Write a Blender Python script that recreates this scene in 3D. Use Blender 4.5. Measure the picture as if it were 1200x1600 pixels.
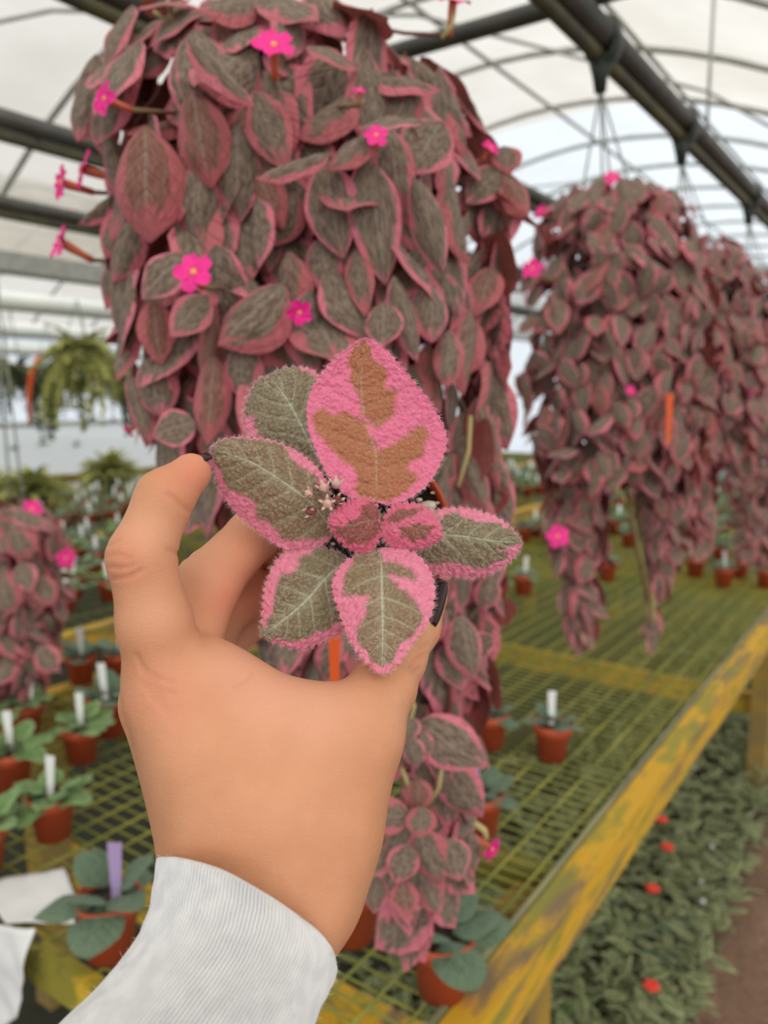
import bpy, math, random
import numpy as np
from mathutils import Vector, Matrix, noise

for o in list(bpy.data.objects):
    bpy.data.objects.remove(o)
scene = bpy.context.scene
col = scene.collection
rng = random.Random(11)

# ------------------------------------------------------------------ camera
FPX = 1250.0
TH = math.atan(183 / FPX)
YAW = math.atan(869 / 1263.0)
C0 = Vector((0, 0, 1.45))
FW = Vector((-math.sin(YAW) * math.cos(TH), math.cos(YAW) * math.cos(TH), -math.sin(TH)))
RT = Vector((math.cos(YAW), math.sin(YAW), 0))
UP = RT.cross(FW)
cam_d = bpy.data.cameras.new('camera')
cam = bpy.data.objects.new('camera', cam_d)
col.objects.link(cam)
cam.matrix_world = Matrix(((RT.x, UP.x, -FW.x, C0.x), (RT.y, UP.y, -FW.y, C0.y), (RT.z, UP.z, -FW.z, C0.z), (0, 0, 0, 1)))
cam_d.sensor_fit = 'VERTICAL'
cam_d.sensor_height = 34.6
cam_d.lens = 34.6 * FPX / 1600
cam_d.clip_start = 0.02
cam_d.dof.use_dof = True
cam_d.dof.focus_distance = 0.292
cam_d.dof.aperture_fstop = 9.0
scene.camera = cam

# ------------------------------------------------------------------ sky, sun, exposure
w = bpy.data.worlds.new('overcast_sky')
scene.world = w
w.use_nodes = True
bg = w.node_tree.nodes['Background']
bg.inputs[0].default_value = (0.95, 0.975, 1.0, 1)
bg.inputs[1].default_value = 0.82
sun_d = bpy.data.lights.new('veiled_sun', 'SUN')
sun_d.energy = 3.6
sun_d.angle = math.radians(70)
sun_d.color = (1.0, 0.965, 0.92)
sun = bpy.data.objects.new('veiled_sun', sun_d)
col.objects.link(sun)
sd = Vector((-0.62, 0.62, -0.75)).normalized()          # light travels this way: sun high behind the camera
sun.rotation_euler = sd.to_track_quat('-Z', 'Y').to_euler()
scene.view_settings.view_transform = 'Standard'
scene.view_settings.look = 'None'
scene.view_settings.gamma = 1.0
scene.view_settings.use_curve_mapping = False
scene.view_settings.exposure = 0.38

# ------------------------------------------------------------------ helpers
def ray(x, y): return FW + RT * ((x - 600) / FPX) - UP * ((y - 800) / FPX)
def P(x, y, d): return C0 + ray(x, y) * d
def PG(x, y, z):
    r = ray(x, y)
    return C0 + r * ((z - C0.z) / r.z)
def proj(p):
    v = Vector(p) - C0
    d = v.dot(FW)
    return 600 + FPX * v.dot(RT) / d, 800 - FPX * v.dot(UP) / d, d

ORG = {}
def tag(o, label=None, cat=None, group=None, kind=None):
    if label: o['label'] = label
    if cat: o['category'] = cat
    if group: o['group'] = group
    if kind: o['kind'] = kind
    return o
def root(name, loc, label=None, cat=None, group=None, kind=None):
    o = bpy.data.objects.new(name, None)
    o.empty_display_size = 0.03
    o.location = loc
    col.objects.link(o)
    ORG[o.name] = Vector(loc)
    return tag(o, label, cat, group, kind)
def mesh(name, V, Fc, mats, smooth=True, attrs=None):
    me = bpy.data.meshes.new(name)
    me.from_pydata([tuple(v) for v in V], [], [tuple(f) for f in Fc])
    for m in (mats if isinstance(mats, (list, tuple)) else [mats]):
        me.materials.append(m)
    if smooth:
        me.polygons.foreach_set('use_smooth', [True] * len(me.polygons))
    if attrs:
        for k, a in attrs.items():
            at = me.attributes.new(k, 'FLOAT', 'POINT')
            at.data.foreach_set('value', np.asarray(a, dtype=np.float32))
    me.update()
    return me
def link(name, me, parent=None, M=None):
    o = bpy.data.objects.new(name, me)
    col.objects.link(o)
    if parent is not None:
        o.parent = parent
    if M is not None:
        o.matrix_local = M
    return o
def part(name, V, Fc, mats, parent, smooth=True, attrs=None):
    """verts given in world space; parent is a root or a part of one"""
    top = parent
    while top.parent is not None:
        top = top.parent
    g = ORG.get(top.name, Vector((0, 0, 0)))
    V = [(v[0] - g.x, v[1] - g.y, v[2] - g.z) for v in V]
    return link(name, mesh(name, V, Fc, mats, smooth, attrs), parent)
def solo(name, V, Fc, mats, loc=(0, 0, 0), smooth=False, attrs=None):
    V = [(v[0] - loc[0], v[1] - loc[1], v[2] - loc[2]) for v in V]
    o = link(name, mesh(name, V, Fc, mats, smooth, attrs))
    o.location = loc
    ORG[o.name] = Vector(loc)
    return o
def box(x0, x1, y0, y1, z0, z1):
    V = [(x, y, z) for x in (x0, x1) for y in (y0, y1) for z in (z0, z1)]
    return V, [(0, 1, 3, 2), (4, 6, 7, 5), (0, 4, 5, 1), (2, 3, 7, 6), (0, 2, 6, 4), (1, 5, 7, 3)]
def tube(pts, rad, sides=6, cap=True):
    pts = [Vector(p) for p in pts]
    n = len(pts)
    rad = rad if isinstance(rad, (list, tuple)) else [rad] * n
    V, Fc = [], []
    ref = None
    for i, p in enumerate(pts):
        t = (pts[min(i + 1, n - 1)] - pts[max(i - 1, 0)]).normalized()
        if ref is None:
            ref = Vector((0, 0, 1)) if abs(t.z) < 0.9 else Vector((1, 0, 0))
        a = (ref - t * ref.dot(t)).normalized()
        b = t.cross(a)
        ref = a
        for k in range(sides):
            an = 2 * math.pi * k / sides
            V.append(p + (a * math.cos(an) + b * math.sin(an)) * rad[i])
    for i in range(n - 1):
        for k in range(sides):
            k2 = (k + 1) % sides
            Fc.append((i * sides + k, i * sides + k2, (i + 1) * sides + k2, (i + 1) * sides + k))
    if cap:
        Fc.append(tuple(range(sides))[::-1])
        Fc.append(tuple((n - 1) * sides + k for k in range(sides)))
    return V, Fc
def lathe(prof, sides=24, z0=0.0):
    V, Fc = [], []
    for r, z in prof:
        for k in range(sides):
            an = 2 * math.pi * k / sides
            V.append((r * math.cos(an), r * math.sin(an), z + z0))
    for i in range(len(prof) - 1):
        for k in range(sides):
            k2 = (k + 1) % sides
            Fc.append((i * sides + k, i * sides + k2, (i + 1) * sides + k2, (i + 1) * sides + k))
    return V, Fc
def join(parts):
    V, Fc = [], []
    for v, f in parts:
        n = len(V)
        V += list(v)
        Fc += [tuple(i + n for i in q) for q in f]
    return V, Fc
def frame(b, t, n, wx, ly, lz=None):
    """matrix: local +Y -> t (length ly), +Z -> n, +X -> width wx"""
    t = t.normalized()
    n = (n - t * n.dot(t))
    n = n.normalized() if n.length > 1e-6 else t.orthogonal().normalized()
    x = t.cross(n)
    lz = ly if lz is None else lz
    return Matrix(((x.x * wx, t.x * ly, n.x * lz, b.x), (x.y * wx, t.y * ly, n.y * lz, b.y), (x.z * wx, t.z * ly, n.z * lz, b.z), (0, 0, 0, 1)))

# ------------------------------------------------------------------ materials
class NT:
    def __init__(s, name):
        s.m = bpy.data.materials.new(name)
        s.m.use_nodes = True
        s.t = s.m.node_tree
        s.t.nodes.clear()
    def n(s, typ, **kw):
        nd = s.t.nodes.new(typ)
        for k, v in kw.items():
            if k.startswith('i_'):
                key = k[2:]
                key = int(key) if key.isdigit() else key.replace('_', ' ')
                s.inp(nd, key, v)
            else:
                setattr(nd, k, v)
        return nd
    def inp(s, nd, key, v):
        if isinstance(v, bpy.types.NodeSocket):
            s.t.links.new(v, nd.inputs[key])
        else:
            if isinstance(v, (tuple, list)) and len(v) == 3 and nd.inputs[key].type == 'RGBA':
                v = (*v, 1)
            nd.inputs[key].default_value = v
    def math(s, op, a, b=0.0, clamp=False):
        nd = s.n('ShaderNodeMath', operation=op, use_clamp=clamp)
        s.inp(nd, 0, a)
        s.inp(nd, 1, b)
        return nd.outputs[0]
    def ramp(s, f, lo, hi, a=0.0, b=1.0):
        nd = s.n('ShaderNodeMapRange', interpolation_type='SMOOTHSTEP')
        for k, v in zip((0, 1, 2, 3, 4), (f, lo, hi, a, b)):
            s.inp(nd, k, v)
        return nd.outputs[0]
    def mix(s, f, a, b):
        nd = s.n('ShaderNodeMix', data_type='RGBA')
        s.inp(nd, 0, f)
        s.inp(nd, 6, a)
        s.inp(nd, 7, b)
        return nd.outputs[2]
    def noise(s, vec=None, scale=5.0, detail=3.0, w=None, rough=0.5):
        nd = s.n('ShaderNodeTexNoise')
        if w is not None:
            nd.noise_dimensions = '4D'
            s.inp(nd, 'W', w)
        if vec is not None:
            s.inp(nd, 'Vector', vec)
        s.inp(nd, 'Scale', scale)
        s.inp(nd, 'Detail', detail)
        s.inp(nd, 'Roughness', rough)
        return nd.outputs[0]
    def attr(s, name): return s.n('ShaderNodeAttribute', attribute_name=name).outputs['Fac']
    def obj(s): return s.n('ShaderNodeTexCoord').outputs['Object']
    def rnd(s): return s.n('ShaderNodeObjectInfo').outputs['Random']
    def bump(s, h, strength=0.3, dist=0.001):
        nd = s.n('ShaderNodeBump')
        s.inp(nd, 'Height', h)
        s.inp(nd, 'Strength', strength)
        s.inp(nd, 'Distance', dist)
        return nd.outputs[0]
    def pbsdf(s, color, rough=0.6, normal=None, **kw):
        nd = s.n('ShaderNodeBsdfPrincipled')
        s.inp(nd, 'Base Color', color)
        s.inp(nd, 'Roughness', rough)
        for k, v in kw.items():
            s.inp(nd, k.replace('_', ' '), v)
        if normal is not None:
            s.inp(nd, 'Normal', normal)
        return nd.outputs[0]
    def out(s, sh):
        o = s.n('ShaderNodeOutputMaterial')
        s.t.links.new(sh, o.inputs[0])
        return s.m
    def mixsh(s, f, a, b):
        nd = s.n('ShaderNodeMixShader')
        s.inp(nd, 0, f)
        s.t.links.new(a, nd.inputs[1])
        s.t.links.new(b, nd.inputs[2])
        return nd.outputs[0]

def simple(name, c, rough=0.6, c2=None, scale=20, bump=0.0, **kw):
    t = NT(name)
    if c2 is not None or bump:
        nz = t.noise(t.obj(), scale, 4)
        cc = t.mix(t.ramp(nz, .35, .65), c, c2 if c2 is not None else c)
        nb = t.bump(nz, bump, 0.002) if bump else None
        return t.out(t.pbsdf(cc, rough, nb, **kw))
    return t.out(t.pbsdf(c, rough, **kw))

def leaf_mat(name, green_a, green_b, pink, back, margin=(.52, .70), vein=(.22, .2, .15), noise_amp=.9, trans=.18, pinkvar=None):
    """leaf with attributes lu (0 base..1 tip), lv (-1..1): coloured margin, darker heart, pale veins"""
    t = NT(name)
    lu, lv = t.attr('lu'), t.attr('lv')
    r = t.rnd()
    cmb = t.n('ShaderNodeCombineXYZ')
    t.inp(cmb, 0, lu)
    t.inp(cmb, 1, lv)
    vec = cmb.outputs[0]
    n1 = t.noise(vec, 3.2, 3, w=t.math('MULTIPLY', r, 60.0))
    n2 = t.noise(vec, 9.0, 3, w=t.math('MULTIPLY', r, 31.0))
    av = t.math('ABSOLUTE', lv)
    e = t.math('MAXIMUM', av, t.math('MULTIPLY', t.math('SUBTRACT', lu, .30), 1.25))
    e = t.math('ADD', e, t.math('MULTIPLY', t.math('SUBTRACT', n1, .5), noise_amp))
    e = t.math('ADD', e, t.math('MULTIPLY', t.math('SUBTRACT', r, .5), .25))
    pk = t.ramp(e, margin[0], margin[1])
    gcol = t.mix(t.ramp(n2, .35, .65), green_a, green_b)
    gcol = t.mix(t.math('MULTIPLY', t.ramp(r, .82, .92), .45), gcol, back)
    v0 = t.ramp(av, .0, .07, 1.0, 0.0)
    sv = t.math('FRACT', t.math('SUBTRACT', t.math('MULTIPLY', lu, 6.0), t.math('MULTIPLY', av, 1.6)))
    sv = t.ramp(t.math('ABSOLUTE', t.math('SUBTRACT', sv, .5)), 0.0, .16, 1.0, 0.0)
    vv = t.math('MAXIMUM', t.math('MULTIPLY', v0, .7), t.math('MULTIPLY', sv, .2))
    gcol = t.mix(vv, gcol, vein)
    pcol = t.mix(t.ramp(r, .1, .9), pink, pinkvar or pink)
    colr = t.mix(pk, gcol, pcol)
    bf = t.n('ShaderNodeNewGeometry').outputs['Backfacing']
    colr = t.mix(t.math('MULTIPLY', bf, .75), colr, back)
    nb = t.bump(t.math('ADD', n2, t.math('MULTIPLY', sv, -.4)), .5, .01)
    a = t.pbsdf(colr, .75, nb, Sheen_Weight=.12, Sheen_Roughness=.4)
    tr = t.n('ShaderNodeBsdfTranslucent')
    t.inp(tr, 0, colr)
    return t.out(t.mixsh(trans, a, tr.outputs[0]))

M = {}
M['leaf_pink'] = leaf_mat('velvet_pink_leaf', (.145, .098, .070), (.31, .235, .175), (.80, .225, .30), (.36, .07, .055), margin=(.64, .76), vein=(.36, .32, .26), pinkvar=(.56, .15, .165), noise_amp=1.1)
M['leaf_grey'] = leaf_mat('grey_green_leaf', (.10, .17, .10), (.17, .25, .165), (.16, .24, .15), (.20, .25, .17), noise_amp=.1, vein=(.2, .3, .17))
M['leaf_bright'] = leaf_mat('bright_green_leaf', (.10, .21, .05), (.20, .34, .10), (.24, .38, .15), (.14, .2, .08), noise_amp=.4, vein=(.3, .4, .18))
M['leaf_silver'] = leaf_mat('silver_green_leaf', (.12, .24, .10), (.34, .45, .30), (.17, .28, .13), (.2, .3, .15), noise_amp=.6, vein=(.5, .58, .45))
M['leaf_lime'] = leaf_mat('lime_frond', (.30, .32, .07), (.52, .52, .16), (.46, .47, .13), (.25, .28, .07), noise_amp=.4, vein=(.3, .33, .1))
M['leaf_dark'] = leaf_mat('dark_frond', (.05, .075, .025), (.09, .12, .045), (.08, .11, .04), (.05, .07, .03), noise_amp=.4, vein=(.06, .09, .03))
M['leaf_ground'] = leaf_mat('ground_cover_leaf', (.075, .105, .03), (.23, .27, .11), (.34, .37, .18), (.15, .18, .07), noise_amp=.6, vein=(.15, .19, .09))
M['petal'] = simple('magenta_petal', (.90, .010, .24), .55, (.80, .006, .30), 30)
M['throat'] = simple('orange_throat', (.75, .22, .10), .6, (.7, .12, .10), 40)
M['eye'] = simple('yellow_eye', (.90, .38, .10), .6)
M['coral'] = simple('coral_bud', (.62, .12, .10), .6, (.7, .25, .2), 80)
M['vine'] = simple('brown_vine', (.16, .07, .045), .7, (.22, .15, .06), 30)
M['vine_green'] = simple('green_stalk', (.38, .33, .12), .6, (.45, .36, .16), 30)
M['black'] = simple('black_plastic', (.012, .012, .011), .45)
M['terra'] = simple('terracotta_plastic', (.50, .080, .026), .5, (.40, .058, .02), 6)
M['soil'] = simple('dark_potting_soil', (.010, .006, .004), .95, (.035, .022, .015), 300, .9)
M['perlite'] = simple('perlite', (.62, .55, .40), .8, (.75, .70, .58), 300)
M['tagw'] = simple('white_plastic_tag', (.82, .82, .82), .4)
M['tagp'] = simple('purple_tag', (.42, .30, .55), .4)
M['tago'] = simple('orange_tag', (.75, .10, .01), .5)
M['paper'] = simple('white_paper', (.80, .80, .80), .7, (.72, .72, .73), 8)
M['wire'] = simple('moss_green_wire', (.17, .20, .035), .6, (.33, .31, .05), 6)
M['leg_wood'] = simple('weathered_yellow_post', (.36, .22, .03), .8, (.22, .15, .05), 7)
M['strip'] = simple('dull_edge_strip', (.17, .17, .11), .6, (.30, .29, .14), 5)
M['moss_wood'] = simple('mossy_board', (.16, .16, .03), .8, (.30, .24, .04), 9)
M['wire_far'] = simple('dull_wire', (.14, .14, .03), .7)
M['pipe'] = simple('dark_grey_pipe', (.050, .050, .045), .45, (.075, .072, .060), 12)
M['pipe_olive'] = simple('olive_pipe', (.085, .078, .028), .5, (.05, .048, .03), 10)
M['steel'] = simple('galvanised_steel', (.36, .37, .35), .5, (.30, .31, .29), 14)
M['strap'] = simple('dark_green_strap', (.018, .026, .022), .55)
M['hanger'] = simple('grey_hanger_wire', (.22, .24, .22), .5)
M['white_sheet'] = simple('white_plastic_sheet', (.90, .95, .95), .5, (.84, .90, .90), 3)
M['trim_rail'] = simple('silver_cap_rail', (.5, .52, .5), .4)

t = NT('yellow_painted_board')
ob = t.obj()
mp = t.n('ShaderNodeMapping')
t.inp(mp, 0, ob)
mp.inputs['Scale'].default_value = (6, 1.6, 14)
na = t.noise(mp.outputs[0], 2.2, 5, rough=.6)
nb_ = t.noise(mp.outputs[0], 5.0, 4)
c = t.mix(t.ramp(na, .50, .62), (.62, .35, .018), (.22, .15, .075))
c = t.mix(t.math('MULTIPLY', t.ramp(nb_, .50, .62), .85), c, (.26, .25, .03))
c = t.mix(t.math('MULTIPLY', t.ramp(nb_, .28, .36, 1, 0), .7), c, (.55, .22, .06))
M['yellow'] = t.out(t.pbsdf(c, .7, t.bump(na, .4, .004)))
t = NT('mossy_yellow_board')
nm = t.noise(t.obj(), 9, 5, rough=.65)
c = t.mix(t.ramp(nm, .40, .52), (.05, .05, .018), (.26, .23, .025))
c = t.mix(t.ramp(nm, .58, .66), c, (.58, .38, .02))
M['moss_rail'] = t.out(t.pbsdf(c, .85, t.bump(nm, .5, .004)))

t = NT('dirt_path')
n1 = t.noise(t.obj(), 3.0, 6, rough=.65)
n2 = t.noise(t.obj(), 60.0, 4)
c = t.mix(t.ramp(n1, .3, .7), (.14, .075, .045), (.25, .15, .10))
c = t.mix(t.math('MULTIPLY', t.ramp(n2, .45, .7), .5), c, (.07, .045, .03))
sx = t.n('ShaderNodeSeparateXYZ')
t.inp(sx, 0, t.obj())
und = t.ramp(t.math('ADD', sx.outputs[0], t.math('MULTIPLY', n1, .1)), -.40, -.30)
c = t.mix(t.math('SUBTRACT', 1.0, und, True), c, (.022, .024, .012))  # dark soil beyond the path, with the shade under the benches painted in
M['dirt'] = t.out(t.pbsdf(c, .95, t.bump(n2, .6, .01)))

def film_mat(name, colr, ft, dirt):
    t = NT(name)
    nz = t.noise(t.obj(), 1.3, 5, rough=.6)
    cc = t.mix(t.math('MULTIPLY', t.ramp(nz, .35, .7), dirt), colr, (.62, .58, .50))
    tr = t.n('ShaderNodeBsdfTransparent')
    t.inp(tr, 0, cc)
    tl = t.n('ShaderNodeBsdfTranslucent')
    t.inp(tl, 0, cc)
    df = t.n('ShaderNodeBsdfDiffuse')
    t.inp(df, 0, cc)
    a = t.mixsh(.35, tl.outputs[0], df.outputs[0])
    return t.out(t.mixsh(ft, a, tr.outputs[0]))
M['film'] = film_mat('aged_greenhouse_film', (.80, .775, .725), .50, .5)
M['film_clear'] = film_mat('clear_greenhouse_film', (.88, .935, .98), .74, .20)
M['film_wall'] = film_mat('white_wall_film', (.97, 1.0, 1.0), .06, .0)

# skin
t = NT('skin')
ob = t.obj()
n1 = t.noise(ob, 55, 4)
vo = t.n('ShaderNodeTexVoronoi', feature='DISTANCE_TO_EDGE')
t.inp(vo, 'Vector', ob)
t.inp(vo, 'Scale', 900.0)
n3 = t.noise(ob, 1400, 2)
mw = t.n('ShaderNodeMapping')
t.inp(mw, 0, ob)
mw.inputs['Rotation'].default_value = (0, 0, .6)
mw.inputs['Scale'].default_value = (180, 180, 900)
nw = t.noise(mw.outputs[0], 1.0, 3)
red = t.attr('red')
pale = t.attr('pale')
c = t.mix(t.ramp(n1, .3, .7), (.62, .285, .150), (.68, .325, .18))
c = t.mix(red, c, (.72, .24, .155))
c = t.mix(pale, c, (.78, .40, .27))
cr = t.attr('crease')
c = t.mix(t.math('MULTIPLY', cr, .55), c, (.42, .14, .075))
h = t.math('ADD', t.math('MULTIPLY', t.ramp(vo.outputs['Distance'], 0, .12), .5), t.math('MULTIPLY', n3, .5))
M['skin'] = t.out(t.pbsdf(c, .52, t.bump(t.math('ADD', h, t.math('MULTIPLY', nw, .8)), .30, .0006), Subsurface_Weight=.12, Subsurface_Scale=.006, Subsurface_Radius=(1.0, .35, .2), Specular_IOR_Level=.35))
M['nail'] = simple('dark_plum_nail', (.022, .003, .006), .22, Specular_IOR_Level=.35)
# knit
t = NT('light_grey_knit')
ob = t.obj()
n1 = t.noise(ob, 160, 4)
n2 = t.noise(ob, 25, 3)
c = t.mix(t.ramp(n1, .3, .7), (.74, .74, .75), (.60, .61, .63))
c = t.mix(t.math('MULTIPLY', t.ramp(n2, .35, .7), .5), c, (.78, .78, .78))
M['knit'] = t.out(t.pbsdf(c, .9, t.bump(t.noise(ob, 900, 3), .4, .0006), Sheen_Weight=.3))
M['fuzz'] = simple('grey_fuzz', (.72, .72, .73), .9)
# held plant leaf
t = NT('held_velvet_leaf')
ob = t.obj()
mk, vn, tint = t.attr('mk'), t.attr('vn'), t.attr('tint')
n1 = t.noise(ob, 420, 3)
n2 = t.noise(ob, 70, 3)
n3 = t.noise(ob, 1500, 2)
vr = t.n('ShaderNodeTexVoronoi', feature='SMOOTH_F1')
t.inp(vr, 'Vector', ob)
t.inp(vr, 'Scale', 640.0)
t.inp(vr, 'Smoothness', .6)
peb = t.ramp(vr.outputs['Distance'], .15, .75, 1.0, 0.0)
g = t.mix(t.ramp(t.math('ADD', t.math('MULTIPLY', n3, .75), t.math('MULTIPLY', peb, .25)), .30, .72), (.175, .125, .072), (.35, .285, .19))
g = t.mix(t.math('MULTIPLY', t.ramp(n2, .40, .66), .55), g, (.235, .215, .115))
g = t.mix(t.math('MULTIPLY', t.attr('halo'), .6), g, (.40, .40, .28))
g = t.mix(tint, g, t.mix(t.ramp(n3, .35, .65), (.50, .155, .085), (.46, .22, .10)))
g = t.mix(t.attr('redtint'), g, (.30, .055, .065))
p = t.mix(t.ramp(n1, .3, .7), (.78, .205, .325), (.88, .30, .42))
p = t.mix(t.math('MULTIPLY', tint, .5), p, (.98, .19, .38))
p = t.mix(t.math('MULTIPLY', t.attr('redtint'), .8), p, (.66, .07, .16))
c = t.mix(mk, p, g)
c = t.mix(vn, c, (.66, .70, .52))
c = t.mix(t.math('MULTIPLY', t.ramp(n3, .6, .75), .35), c, (.75, .62, .55))
a = t.pbsdf(c, .8, t.bump(t.math('ADD', t.math('MULTIPLY', peb, 1.1), n3), .5, .0008), Sheen_Weight=.35, Sheen_Roughness=.35)
tr = t.n('ShaderNodeBsdfTranslucent')
t.inp(tr, 0, c)
M['held_leaf'] = t.out(t.mixsh(.15, a, tr.outputs[0]))
t = NT('pale_plant_hair')
a = t.pbsdf((.92, .74, .74), .7)
tr = t.n('ShaderNodeBsdfTranslucent')
t.inp(tr, 0, (.95, .78, .78))
M['hair'] = t.out(t.mixsh(.5, a, tr.outputs[0]))
M['bud_pale'] = simple('pale_pink_bud', (.62, .38, .32), .8, (.70, .50, .42), 300)
M['bud_dark'] = simple('maroon_bud', (.16, .035, .045), .8, (.24, .09, .07), 400)

# ------------------------------------------------------------------ setting
BENCH_Z = 0.75
YA, YB = -5.0, 15.0
SP_W = 5.26
V, Fc = [(-27, -7, 0), (6, -7, 0), (6, 17, 0), (-27, 17, 0)], [(0, 1, 2, 3)]
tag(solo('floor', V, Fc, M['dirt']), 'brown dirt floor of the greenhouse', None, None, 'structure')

ceil = root('ceiling', (0, 0, 2.3), 'arched translucent white film roof on steel hoops', None, None, 'structure')
def arch(dx): return 3.4 - 0.159 * dx * dx
hoopmesh = {}
for sp in range(-1, 2):
    xc = -2.33 - SP_W * sp
    # film, split where the older film stops
    for (ya, yb, mt) in ((YA, 5.7, 'film'), (5.7, YB, 'film_clear' if sp == 0 else 'film')):
        V, Fc = [], []
        nx, ny = 22, 24
        for j in range(ny + 1):
            for i in range(nx + 1):
                dx = -2.63 + 5.26 * i / nx
                V.append((xc + dx, ya + (yb - ya) * j / ny, arch(dx) + .03 + .012 * math.sin(j * 2.1 + i)))
        for j in range(ny):
            for i in range(nx):
                a_ = j * (nx + 1) + i
                Fc.append((a_, a_ + 1, a_ + nx + 2, a_ + nx + 1))
        part('roof_film', V, Fc, M[mt], ceil)
    if 'h' not in hoopmesh:
        v, f_ = tube([(dx, 0, arch(dx)) for dx in np.linspace(-2.63, 2.63, 25)], .017, 6)
        hoopmesh['h'] = mesh('hoop', v, f_, M['steel'])
    y = 4.56 - 9 * .907
    while y < YB:
        link('hoop', hoopmesh['h'], ceil, Matrix.Translation((xc, y, -2.3)))
        y += .907
    for dx in (-1.75, -.9, 0.0, .9, 1.75):
        v, f_ = tube([(xc + dx, YA, arch(dx) - .025), (xc + dx, YB, arch(dx) - .025)], .013, 6)
        part('purlin', v, f_, M['steel'], ceil)
    v, f_ = box(xc - 2.72, xc - 2.54, YA, YB, 2.22, 2.34)
    part('gutter', v, f_, M['steel'], ceil, smooth=False)
    # wind braces of the roof
    for (xa, ya, xb, yb) in ((-2.2, 1.0, .0, 3.7), (.0, 3.7, 2.2, 6.4), (-2.4, 4.6, -.2, 7.3), (-2.2, -2, 0, 1)):
        v, f_ = tube([(xc + xa, ya, arch(xa) - .05), (xc + (xa + xb) / 2, (ya + yb) / 2, arch((xa + xb) / 2) - .05), (xc + xb, yb, arch(xb) - .05)], .010, 5)
        part('wind_brace', v, f_, M['steel'], ceil)
for nm, q in (('wall_back', [(-10.22, YB, 0), (5.6, YB, 0), (5.6, YB, 3.4), (-10.22, YB, 3.4)]), ('wall_front', [(-10.22, YA, 0), (5.6, YA, 0), (5.6, YA, 3.4), (-10.22, YA, 3.4)]),
              ('wall_right', [(5.6, YA, 0), (5.6, YB, 0), (5.6, YB, 2.3), (5.6, YA, 2.3)]), ('wall_left', [(-10.22, YA, 1.05), (-10.22, YB, 1.05), (-10.22, YB, 2.3), (-10.22, YA, 2.3)])):
    tag(solo(nm, q, [(0, 1, 2, 3)], M['film_clear']), nm.replace('_', ' ') + ' of translucent greenhouse film', None, None, 'structure')

# tie beams across the house and the pipes the baskets hang from
def long_tube(name, pts, r, m, label, cat, group=None, sides=12):
    v, f_ = tube(pts, r, sides)
    o = solo(name, v, f_, m, tuple(pts[0]), smooth=True)
    return tag(o, label, cat, group)
long_tube('tie_beam', [(.3, 1.57, 2.195), (-1.35, 1.57, 2.195)], .019, M['pipe'], 'dark cross beam running over the near basket pipe', 'beam')
long_tube('tie_beam', [(.3, 5.2, 2.165), (-4.96, 5.2, 2.165)], .020, M['steel'], 'far steel cross beam behind the hanging baskets', 'beam')
pipes = [(-.60, 'pair of dark pipes with green straps above the pink baskets at right'), (-1.25, 'dark pipe pair at the top left behind the big basket'),
         (-1.89, 'thick dark pipe pair left of the big basket'), (-2.65, 'olive pipe pair below the thick dark pipes at left')]
for i, (x, lb) in enumerate(pipes):
    pz = (2.15, 2.15, 2.10, 2.09, 2.09)[i]
    rt_ = root('basket_pipe', (x, -3, pz), lb, 'pipe', 'basket pipes')
    v, f_ = tube([(x, -3, pz), (x, 12, pz)], .0235, 14)
    part('upper_pipe', v, f_, M['pipe'], rt_)
    v, f_ = tube([(x - .012, -3, pz - .036), (x - .012, 12, pz - .036)], .015, 10)
    part('lower_pipe', v, f_, M['pipe_olive'], rt_)
    if i == 0:
        for y in (.63, 1.64, 2.25, 3.15, 4.1, 5.0):
            v, f_ = lathe([(.027, -.02), (.034, -.018), (.034, .018), (.027, .02)], 16)
            v = [(x - .004 + a_ * 1.05, y + c_, pz - .014 + b_ * 1.4) for a_, b_, c_ in v]
            s_ = part('strap', v, f_, M['strap'], rt_)
            v, f_ = tube([(x - .006, y, pz - .05), (x - .008, y, pz - .075), (x - .006, y, pz - .105)], [.026, .016, .012], 8)
            part('strap_tail', v, f_, M['strap'], s_)
gm = [(-1.89, 2.0), (-2.65, 2.6), (-3.4, 3.2)]

# low white sheeting wall far left with tufts in front
v, f_ = [], []
for j in range(41):
    y = -2 + 13 * j / 40
    for k in range(4):
        v.append((-10.15 + .015 * math.sin(j * 1.7 + k), y, 1.05 * k / 3))
for j in range(40):
    for k in range(3):
        a_ = j * 4 + k
        f_.append((a_, a_ + 4, a_ + 5, a_ + 1))
wl = solo('low_wall', v, f_, M['film_wall'], (-10.15, -2, 0), smooth=True)
tag(wl, 'low white plastic sheeting wall along the far left bench', 'wall')
v, f_ = tube([(-10.14, -2, 1.06), (-10.14, 11, 1.06)], .035, 8)
part('cap_rail', v, f_, M['trim_rail'], wl)

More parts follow.
